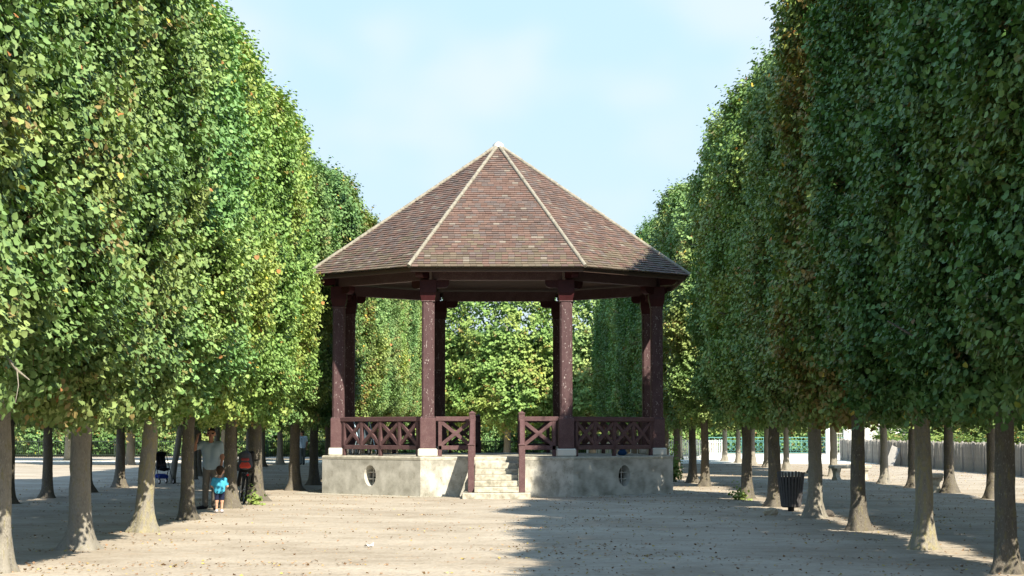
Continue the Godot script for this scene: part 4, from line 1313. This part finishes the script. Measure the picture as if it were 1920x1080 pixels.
func bicycle(at: Vector3, turn: float, lean: float):
	var root := thing("bicycle", at)
	root.basis = Basis(Vector3.UP, turn) * Basis(Vector3.RIGHT, lean)
	tag(root, "dark bicycle with a child seat leaning against a lime trunk", "bicycle")
	var frame_m := mat(lin(0.03, 0.03, 0.035), 0.35)
	for wx in [-0.53, 0.53]:
		var w := Node3D.new(); w.name = "wheel"; root.add_child(w, true)
		var o := Vector3(wx, 0.345, 0)
		var mb := MB.new(); mb.torus(o, Vector3.BACK, 0.322, 0.023, 40, 8); part("tyre", mb, M.rubber, w)
		mb = MB.new(); mb.torus(o, Vector3.BACK, 0.295, 0.010, 40, 6); part("rim", mb, M.steel, w)
		mb = MB.new()
		for k in 14:
			var g := TAU * k / 14.0
			mb.tube([o + Vector3(0, 0, 0.02 if k & 1 else -0.02), o + Vector3(cos(g), sin(g), 0) * 0.29], [0.0018, 0.0018], 4, false)
		mb.tube([o - Vector3(0, 0, 0.05), o + Vector3(0, 0, 0.05)], [0.025, 0.025], 10)
		part("spokes", mb, M.steel, w)
	var P := {"bb": Vector3(-0.08, 0.29, 0), "seat": Vector3(-0.22, 0.80, 0), "head": Vector3(0.34, 0.82, 0), "headlow": Vector3(0.38, 0.70, 0), "rear": Vector3(-0.53, 0.345, 0), "front": Vector3(0.53, 0.345, 0)}
	var fr := MB.new()
	fr.tube([P.bb, P.seat], [0.017, 0.015], 10); fr.tube([P.seat - Vector3(-0.02, 0.07, 0), P.head], [0.015, 0.015], 10); fr.tube([P.bb, P.headlow], [0.019, 0.019], 10); fr.tube([P.head + Vector3(-0.01, 0.03, 0), P.headlow], [0.02, 0.02], 10)
	for g in [-1, 1]:
		fr.tube([P.bb + Vector3(0, 0, g * 0.03), P.rear + Vector3(0, 0, g * 0.06)], [0.010, 0.008], 8)
		fr.tube([P.seat + Vector3(0, -0.05, g * 0.012), P.rear + Vector3(0, 0, g * 0.06)], [0.009, 0.008], 8)
	part("frame", fr, frame_m, root)
	fr = MB.new()
	for g in [-1, 1]: fr.tube([P.headlow + Vector3(0, -0.01, g * 0.035), P.front + Vector3(0, 0, g * 0.05)], [0.013, 0.010], 8)
	fr.tube([P.headlow + Vector3(0, 0, -0.04), P.headlow + Vector3(0, 0, 0.04)], [0.015, 0.015], 8)
	part("fork", fr, frame_m, root)
	fr = MB.new()
	fr.tube([P.head, P.head + Vector3(0.0, 0.16, 0), P.head + Vector3(0.05, 0.2, 0)], [0.013, 0.013, 0.013], 8)
	fr.tube([P.head + Vector3(-0.08, 0.24, -0.29), P.head + Vector3(0.05, 0.21, -0.1), P.head + Vector3(0.05, 0.21, 0.1), P.head + Vector3(-0.08, 0.24, 0.29)], [0.012, 0.012, 0.012, 0.012], 8)
	part("handlebar", fr, M.steel, root)
	for g in [-1, 1]:
		fr = MB.new(); fr.tube([P.head + Vector3(-0.085, 0.241, g * 0.30), P.head + Vector3(-0.03, 0.229, g * 0.215)], [0.018, 0.018], 8)
		part("grip", fr, M.rubber, root)
	fr = MB.new()
	fr.tube([P.seat, P.seat + Vector3(-0.03, 0.13, 0)], [0.013, 0.013], 8)
	part("seat_post", fr, M.steel, root)
	fr = MB.new()
	field_mesh([[P.seat + Vector3(-0.12, 0.15, -0.05), P.seat + Vector3(-0.12, 0.15, 0.05), 0.04, 0.04], [P.seat + Vector3(-0.11, 0.15, 0), P.seat + Vector3(0.12, 0.145, 0), 0.04, 0.022]], 0.01, 0.04, fr)
	part("saddle", fr, M.black, root)
	fr = MB.new(); fr.torus(P.bb + Vector3(0, 0, 0.05), Vector3.BACK, 0.085, 0.006, 24, 5)
	part("chainring", fr, M.steel, root)
	for g in [-1, 1]:
		fr = MB.new()
		fr.beam(P.bb + Vector3(0, 0, g * 0.065), P.bb + Vector3(g * 0.05, g * -0.16, g * 0.075), 0.014, 0.022, 0.003)
		var cr := part("crank", fr, M.steel, root)
		fr = MB.new(); fr.box(P.bb + Vector3(g * 0.05, g * -0.16, g * 0.125), Vector3(0.09, 0.022, 0.09), 0.005)
		part("pedal", fr, M.black, cr)
	# rack with a child seat
	fr = MB.new()
	for g in [-1, 1]:
		fr.tube([P.rear + Vector3(0, 0.0, g * 0.07), Vector3(-0.60, 0.74, g * 0.07)], [0.006, 0.006], 6)
		fr.tube([Vector3(-0.78, 0.745, g * 0.06), Vector3(-0.26, 0.75, g * 0.06)], [0.006, 0.006], 6)
	part("rack", fr, M.black, root)
	fr = MB.new()
	field_mesh([[Vector3(-0.50, 0.82, -0.10), Vector3(-0.50, 0.82, 0.10), 0.07, 0.07], [Vector3(-0.64, 0.86, -0.09), Vector3(-0.70, 1.22, -0.07), 0.06, 0.05], [Vector3(-0.64, 0.86, 0.09), Vector3(-0.70, 1.22, 0.07), 0.06, 0.05], [Vector3(-0.63, 0.86, 0), Vector3(-0.68, 1.18, 0), 0.07, 0.06], [Vector3(-0.46, 0.80, -0.15), Vector3(-0.34, 0.45, -0.16), 0.035, 0.05], [Vector3(-0.46, 0.80, 0.15), Vector3(-0.34, 0.45, 0.16), 0.035, 0.05]], 0.014, 0.06, fr)
	part("child_seat", fr, M.black, root)
	fr = MB.new(); fr.tube([Vector3(-0.80, 0.70, 0.0), Vector3(-0.825, 0.70, 0.0)], [0.03, 0.028], 12)
	part("reflector", fr, mat(lin(0.5, 0.03, 0.03), 0.3), root)

func pushchair(at: Vector3, turn: float, label: String, cloth: Color, tube_c: Color, bag: Color):
	var root := thing("pushchair", at, turn)
	tag(root, label, "pushchair")
	var tm := mat(tube_c, 0.4)
	var cm := mat(cloth, 0.9)
	for g in [-1, 1]:
		var mb := MB.new()
		mb.tube([Vector3(g * 0.22, 0.1, 0.38), Vector3(g * 0.22, 0.55, 0.02), Vector3(g * 0.23, 1.02, -0.36)], [0.014, 0.014, 0.014], 8)
		mb.tube([Vector3(g * 0.22, 0.12, -0.30), Vector3(g * 0.22, 0.56, 0.03)], [0.013, 0.013], 8)
		part("frame_tube", mb, tm, root)
	var hb := MB.new(); hb.tube([Vector3(-0.235, 1.02, -0.36), Vector3(0.235, 1.02, -0.36)], [0.018, 0.018], 8)
	part("handle", hb, M.black, root)
	for g in [-1, 1]:
		for zz in [[0.40, 0.085], [-0.32, 0.11]]:
			var w := Node3D.new(); w.name = "wheel"; root.add_child(w, true)
			var o := Vector3(g * 0.24, zz[1] + 0.012, zz[0])
			var mb := MB.new(); mb.torus(o, Vector3.RIGHT, zz[1] - 0.012, 0.022, 22, 7); part("tyre", mb, M.rubber, w)
			mb = MB.new(); mb.tube([o - Vector3(0.018, 0, 0), o + Vector3(0.018, 0, 0)], [zz[1] - 0.03, zz[1] - 0.03], 14); part("hub", mb, M.steel, w)
	var st := MB.new()
	field_mesh([[Vector3(-0.13, 0.48, 0.16), Vector3(0.13, 0.48, 0.16), 0.05, 0.05], [Vector3(-0.12, 0.50, -0.06), Vector3(-0.11, 0.86, -0.24), 0.055, 0.05], [Vector3(0.12, 0.50, -0.06), Vector3(0.11, 0.86, -0.24), 0.055, 0.05], [Vector3(0, 0.48, 0.14), Vector3(0, 0.50, -0.06), 0.06, 0.06], [Vector3(0, 0.50, -0.06), Vector3(0, 0.86, -0.24), 0.05, 0.05]], 0.016, 0.06, st)
	part("seat", st, cm, root)
	var hd := MB.new()
	for k in 6:
		for j in 8:
			var q := []
			for e in [[k, j], [k + 1, j], [k + 1, j + 1], [k, j + 1]]:
				var g: float = lerpf(0.1, PI * 0.62, e[0] / 6.0)
				var f: float = lerpf(-1.0, 1.0, e[1] / 8.0)
				q.append(Vector3(f * 0.21, 0.80 + sin(g) * 0.26 * (1.0 - 0.18 * f * f), -0.16 - cos(g) * 0.22))
			hd.quad(q[0], q[3], q[2], q[1]); hd.quad(q[0] - Vector3(0, 0.008, 0), q[1] - Vector3(0, 0.008, 0), q[2] - Vector3(0, 0.008, 0), q[3] - Vector3(0, 0.008, 0))
	part("hood", hd, cm, root)
	var bk := MB.new()
	field_mesh([[Vector3(-0.12, 0.25, -0.18), Vector3(0.12, 0.25, -0.18), 0.08, 0.08], [Vector3(-0.12, 0.24, 0.05), Vector3(0.12, 0.24, 0.05), 0.07, 0.07]], 0.018, 0.08, bk)
	part("basket", bk, mat(bag, 0.9), root)

func bench(at: Vector3, turn: float, label: String, l: float):
	var t := thing("stone_bench", at, turn)
	tag(t, label, "bench")
	box_part("seat", Vector3(0, 0.47, 0), Vector3(l, 0.11, 0.46), 0.02, M.stone, t)
	for g in [-1, 1]:
		var prof := PackedVector2Array([Vector2(-0.20, 0), Vector2(0.20, 0), Vector2(0.19, 0.06), Vector2(0.13, 0.12), Vector2(0.11, 0.20), Vector2(0.14, 0.29), Vector2(0.20, 0.36), Vector2(0.205, 0.414), Vector2(-0.205, 0.414), Vector2(-0.20, 0.36), Vector2(-0.14, 0.29), Vector2(-0.11, 0.20), Vector2(-0.13, 0.12), Vector2(-0.19, 0.06)])
		var mb := MB.new()
		mb.prism(prof, 0.16, Vector3(g * (l * 0.5 - 0.2), 0, 0), Basis(Vector3.BACK, Vector3.UP, Vector3.LEFT))
		part("leg", mb, M.stone, t)

func small_things():
	bicycle(Vector3(-6.43, 0, -48.9), PI / 2 + 0.22, 0.09)
	# backpack hung on the child seat
	var bp := thing("backpack", Vector3(-6.24, 0.83, -47.99), 0.1)
	tag(bp, "grey backpack with a red pocket hanging on the bicycle's child seat", "backpack")
	var mb := MB.new()
	field_mesh([[Vector3(-0.09, 0.10, 0), Vector3(-0.07, 0.33, 0), 0.085, 0.07], [Vector3(0.09, 0.10, 0), Vector3(0.07, 0.33, 0), 0.085, 0.07], [Vector3(0, 0.08, 0.02), Vector3(0, 0.36, 0), 0.09, 0.08]], 0.013, 0.06, mb)
	part("bag", mb, mat(lin(0.075, 0.08, 0.095), 0.9), bp)
	mb = MB.new()
	field_mesh([[Vector3(-0.085, 0.075, 0.075), Vector3(0.085, 0.075, 0.075), 0.05, 0.05], [Vector3(-0.06, 0.14, 0.07), Vector3(0.06, 0.14, 0.07), 0.04, 0.04]], 0.012, 0.04, mb)
	part("front_pocket", mb, mat(lin(0.55, 0.07, 0.05), 0.8), bp)
	mb = MB.new()
	field_mesh([[Vector3(-0.06, 0.235, 0.068), Vector3(0.06, 0.235, 0.068), 0.042, 0.042]], 0.012, 0.04, mb)
	part("top_pocket", mb, mat(lin(0.30, 0.06, 0.06), 0.8), bp)
	mb = MB.new(); mb.torus(Vector3(0, 0.445, -0.02), Vector3.BACK, 0.035, 0.008, 16, 6)
	part("loop", mb, M.black, bp)
	pushchair(Vector3(-11.42, 0, -67.0), 0.5, "dark pushchair with a blue bag standing under the outer lime trees", lin(0.012, 0.012, 0.016), lin(0.03, 0.03, 0.035), lin(0.03, 0.06, 0.30))
	pushchair(Vector3(GX - 3.75, FLOOR_Y, -GD + 1.4), 0.35, "slate pushchair with pale blue tubes standing inside the bandstand", lin(0.05, 0.07, 0.09), lin(0.45, 0.62, 0.75), lin(0.06, 0.07, 0.08))
	# blue bag and a white cup on the shaded railing
	var bag := thing("bag", Vector3(GX + 3.45, FLOOR_Y, -GD + 2.35), 0.6)
	bag.scale = Vector3.ONE * 0.6
	tag(bag, "small blue bag on the bandstand floor behind the shaded railing", "bag")
	mb = MB.new()
	field_mesh([[Vector3(-0.13, 0.12, 0), Vector3(0.13, 0.12, 0), 0.11, 0.11], [Vector3(-0.11, 0.34, 0), Vector3(0.11, 0.34, 0), 0.09, 0.09], [Vector3(0, 0.1, 0), Vector3(0, 0.4, 0), 0.1, 0.09]], 0.018, 0.08, mb, [[Vector3.DOWN, -0.002]])
	part("body", mb, mat(lin(0.02, 0.08, 0.24), 0.8), bag)
	mb = MB.new(); mb.torus(Vector3(0, 0.49, 0), Vector3.BACK, 0.07, 0.01, 18, 6)
	part("handle", mb, M.black, bag)
	# litter bin of dark slats
	var bin := thing("litter_bin", Vector3(6.05, 0, -44.2))
	tag(bin, "dark wooden slatted litter bin tapering down to a short post", "litter bin")
	mb = MB.new(); mb.tube([Vector3(0, -0.03, 0), Vector3(0, 0.10, 0)], [0.07, 0.07], 14)
	part("post", mb, M.black, bin)
	mb = MB.new(); mb.tube([Vector3(0, 0.085, 0), Vector3(0, 0.11, 0)], [0.19, 0.19], 24)
	part("bottom_plate", mb, M.black, bin)
	mb = MB.new(); mb.tube([Vector3(0, 0.11, 0), Vector3(0, 0.74, 0)], [0.175, 0.252], 24)
	part("liner", mb, M.black, bin)
	for k in 24:
		var g := TAU * k / 24.0
		var dv := Vector3(cos(g), 0, sin(g))
		var sd := Vector3(-sin(g), 0, cos(g))
		mb = MB.new()
		var lo := dv * 0.205 + Vector3(0, 0.10, 0)
		var hi := dv * 0.292 + Vector3(0, 0.845 + 0.012 * sin(k * 5.1), 0)
		var yv := (hi - lo).normalized()
		mb.box((lo + hi) * 0.5, Vector3(0.047, lo.distance_to(hi), 0.018), 0.004, Basis(sd, yv, sd.cross(yv)))
		part("slat", mb, M.slat, bin)
	mb = MB.new(); mb.torus(Vector3(0, 0.70, 0), Vector3.UP, 0.262, 0.012, 32, 6)
	part("hoop", mb, M.black, bin)
	bench(Vector3(11.95, 0, -72.0), 0.35, "stone bench with curved legs and a shadowed seat in the outer row", 1.5)
	bench(Vector3(12.02, 0, -57.9), PI / 2 - 0.2, "square-looking stone bench seen end on between two outer trunks", 1.4)
	# stones
	for e in [[6.42, 41.5, 0.11, "dark rounded stone lying near the blotched lime trunk"], [5.35, 42.1, 0.13, "pale low stone half sunk in the sand before the litter bin"]]:
		mb = MB.new()
		var nz := FastNoiseLite.new(); nz.seed = int(e[1]); nz.frequency = 1.2
		for i in 10:
			for j in 16:
				var q := []
				for c in [[i, j], [i + 1, j], [i + 1, j + 1], [i, j + 1]]:
					var th: float = PI * c[0] / 10.0
					var ph: float = TAU * (c[1] % 16) / 16.0
					var dv := Vector3(sin(th) * cos(ph), cos(th), sin(th) * sin(ph))
					q.append(dv * e[2] * (1.0 + 0.3 * nz.get_noise_3dv(dv * 1.5)) * Vector3(1.2, 0.75, 1.0))
				mb.quad(q[0], q[3], q[2], q[1])
		var s := single("stone", mb, mat(lin(0.10, 0.09, 0.08) if e[2] < 0.12 else lin(0.40, 0.34, 0.26), 0.9), Vector3(e[0], e[2] * 0.45, -e[1]))
		tag(s, e[3], "stone")
	# a scrap of white paper
	mb = MB.new()
	var pp := []
	var pr := RandomNumberGenerator.new(); pr.seed = 3
	for i in 5:
		for j in 5: pp.append(Vector3(i * 0.035 - 0.07, 0.006 + absf(pr.randfn()) * 0.022, j * 0.035 - 0.07))
	for i in 4:
		for j in 4: mb.quad(pp[i * 5 + j], pp[i * 5 + j + 1], pp[i * 5 + j + 6], pp[i * 5 + j + 5])
	tag(single("paper_scrap", mb, mat(lin(0.75, 0.75, 0.76), 0.9), Vector3(-2.12, 0.004, -30.6)), "crumpled scrap of white paper on the sunlit sand", "paper")
	# sprouts at the feet of trunks and climbing shoots by the bandstand
	var sprout := make_crown(41, 0.14, 0.14, 0.02, 0.3, 24, 6, 0.075, 2.0, 0.1, 0.0, 0.0, 0.15, 10)
	var tall := make_crown(42, 0.22, 0.2, 0.05, 1.25, 90, 6, 0.085, 2.0, 0.2, 0.02, 0.1, 0.5, 30)
	for e in [[5.72, 51.3, sprout, "small green sprout growing by a shaded lime trunk"], [-6.05, 48.1, sprout, "small green sprout between the bicycle and the lime trunk"], [5.55, 69.6, tall, "tall leafy shoots growing beside the corner of the bandstand"]]:
		var t := thing("sprout", Vector3(e[0], 0, -e[1]))
		tag(t, e[3], "plant")
		var c := MeshInstance3D.new()
		c.name = "leaves"; c.mesh = e[2]
		c.set_surface_override_material(0, M.leaf_yellow); c.set_surface_override_material(1, M.twig)
		t.add_child(c, true)
		mb = MB.new(); mb.tube([Vector3(0, -0.03, 0), Vector3(0.01, 0.2, 0)], [0.012, 0.006], 6)
		part("stem", mb, M.bark, t)
	# fallen leaves
	var lm := MB.new()
	lm.tri(Vector3(-0.5, 0.10, -0.1), Vector3(0, 0, 0.55), Vector3(0, 0.0, -0.45)); lm.tri(Vector3(0.5, 0.16, -0.1), Vector3(0, 0, -0.45), Vector3(0, 0, 0.55))
	var mm := MultiMesh.new()
	mm.transform_format = MultiMesh.TRANSFORM_3D
	mm.use_colors = true
	mm.mesh = lm.mesh()
	var r := RandomNumberGenerator.new(); r.seed = 99
	var nz := FastNoiseLite.new(); nz.seed = 8; nz.frequency = 0.22; nz.fractal_octaves = 3
	var list := []
	while list.size() < 28000:
		var d := 22.0 + 108.0 * pow(r.randf(), 1.6)
		var x := r.randf_range(-15.0, 21.0)
		var keep := 0.07 + clampf(nz.get_noise_2d(x * 0.7, d * 2.2) * 2.6 - 0.25, 0, 0.9)
		if x > 0.5 and x < 14.0: keep += 0.12
		if x > 17.0: keep += 0.5
		var gp := Vector2(x - GX, -d + GD)
		var ringd := maxf(maxf(absf(gp.x), absf(gp.y)), (absf(gp.x) + absf(gp.y)) * 0.7071)
		if ringd < AP + 0.04: continue
		if ringd < AP + 0.45: keep += 1.0
		if absf(gp.x) < 0.9 and gp.y > 0 and gp.y < AP + 2.0: continue
		if r.randf() > keep: continue
		list.append(Vector3(x, 0.012, -d))
	mm.instance_count = list.size()
	for i in list.size():
		var s := r.randf_range(0.016, 0.056)
		var b := Basis(Vector3.UP, r.randf() * TAU) * Basis(Vector3.RIGHT, r.randfn() * 0.3) * Basis(Vector3.BACK, r.randfn() * 0.3)
		mm.set_instance_transform(i, Transform3D(b.scaled(Vector3.ONE * s), list[i]))
		var q := r.randf()
		var c := Color(0.27, 0.175, 0.11)
		if q > 0.45: c = Color(0.36, 0.24, 0.14)
		if q > 0.80: c = Color(0.40, 0.30, 0.10)
		if q > 0.95: c = Color(0.50, 0.42, 0.14)
		c *= r.randf_range(0.7, 1.2)
		c.a = 1.0
		mm.set_instance_color(i, c)
	var mi := MultiMeshInstance3D.new()
	mi.name = "fallen_leaves"
	mi.multimesh = mm
	mi.material_override = M.fallen
	add_child(mi)
	tag(mi, "dry brown and yellow leaves scattered over the sand", "leaves", "", "stuff")
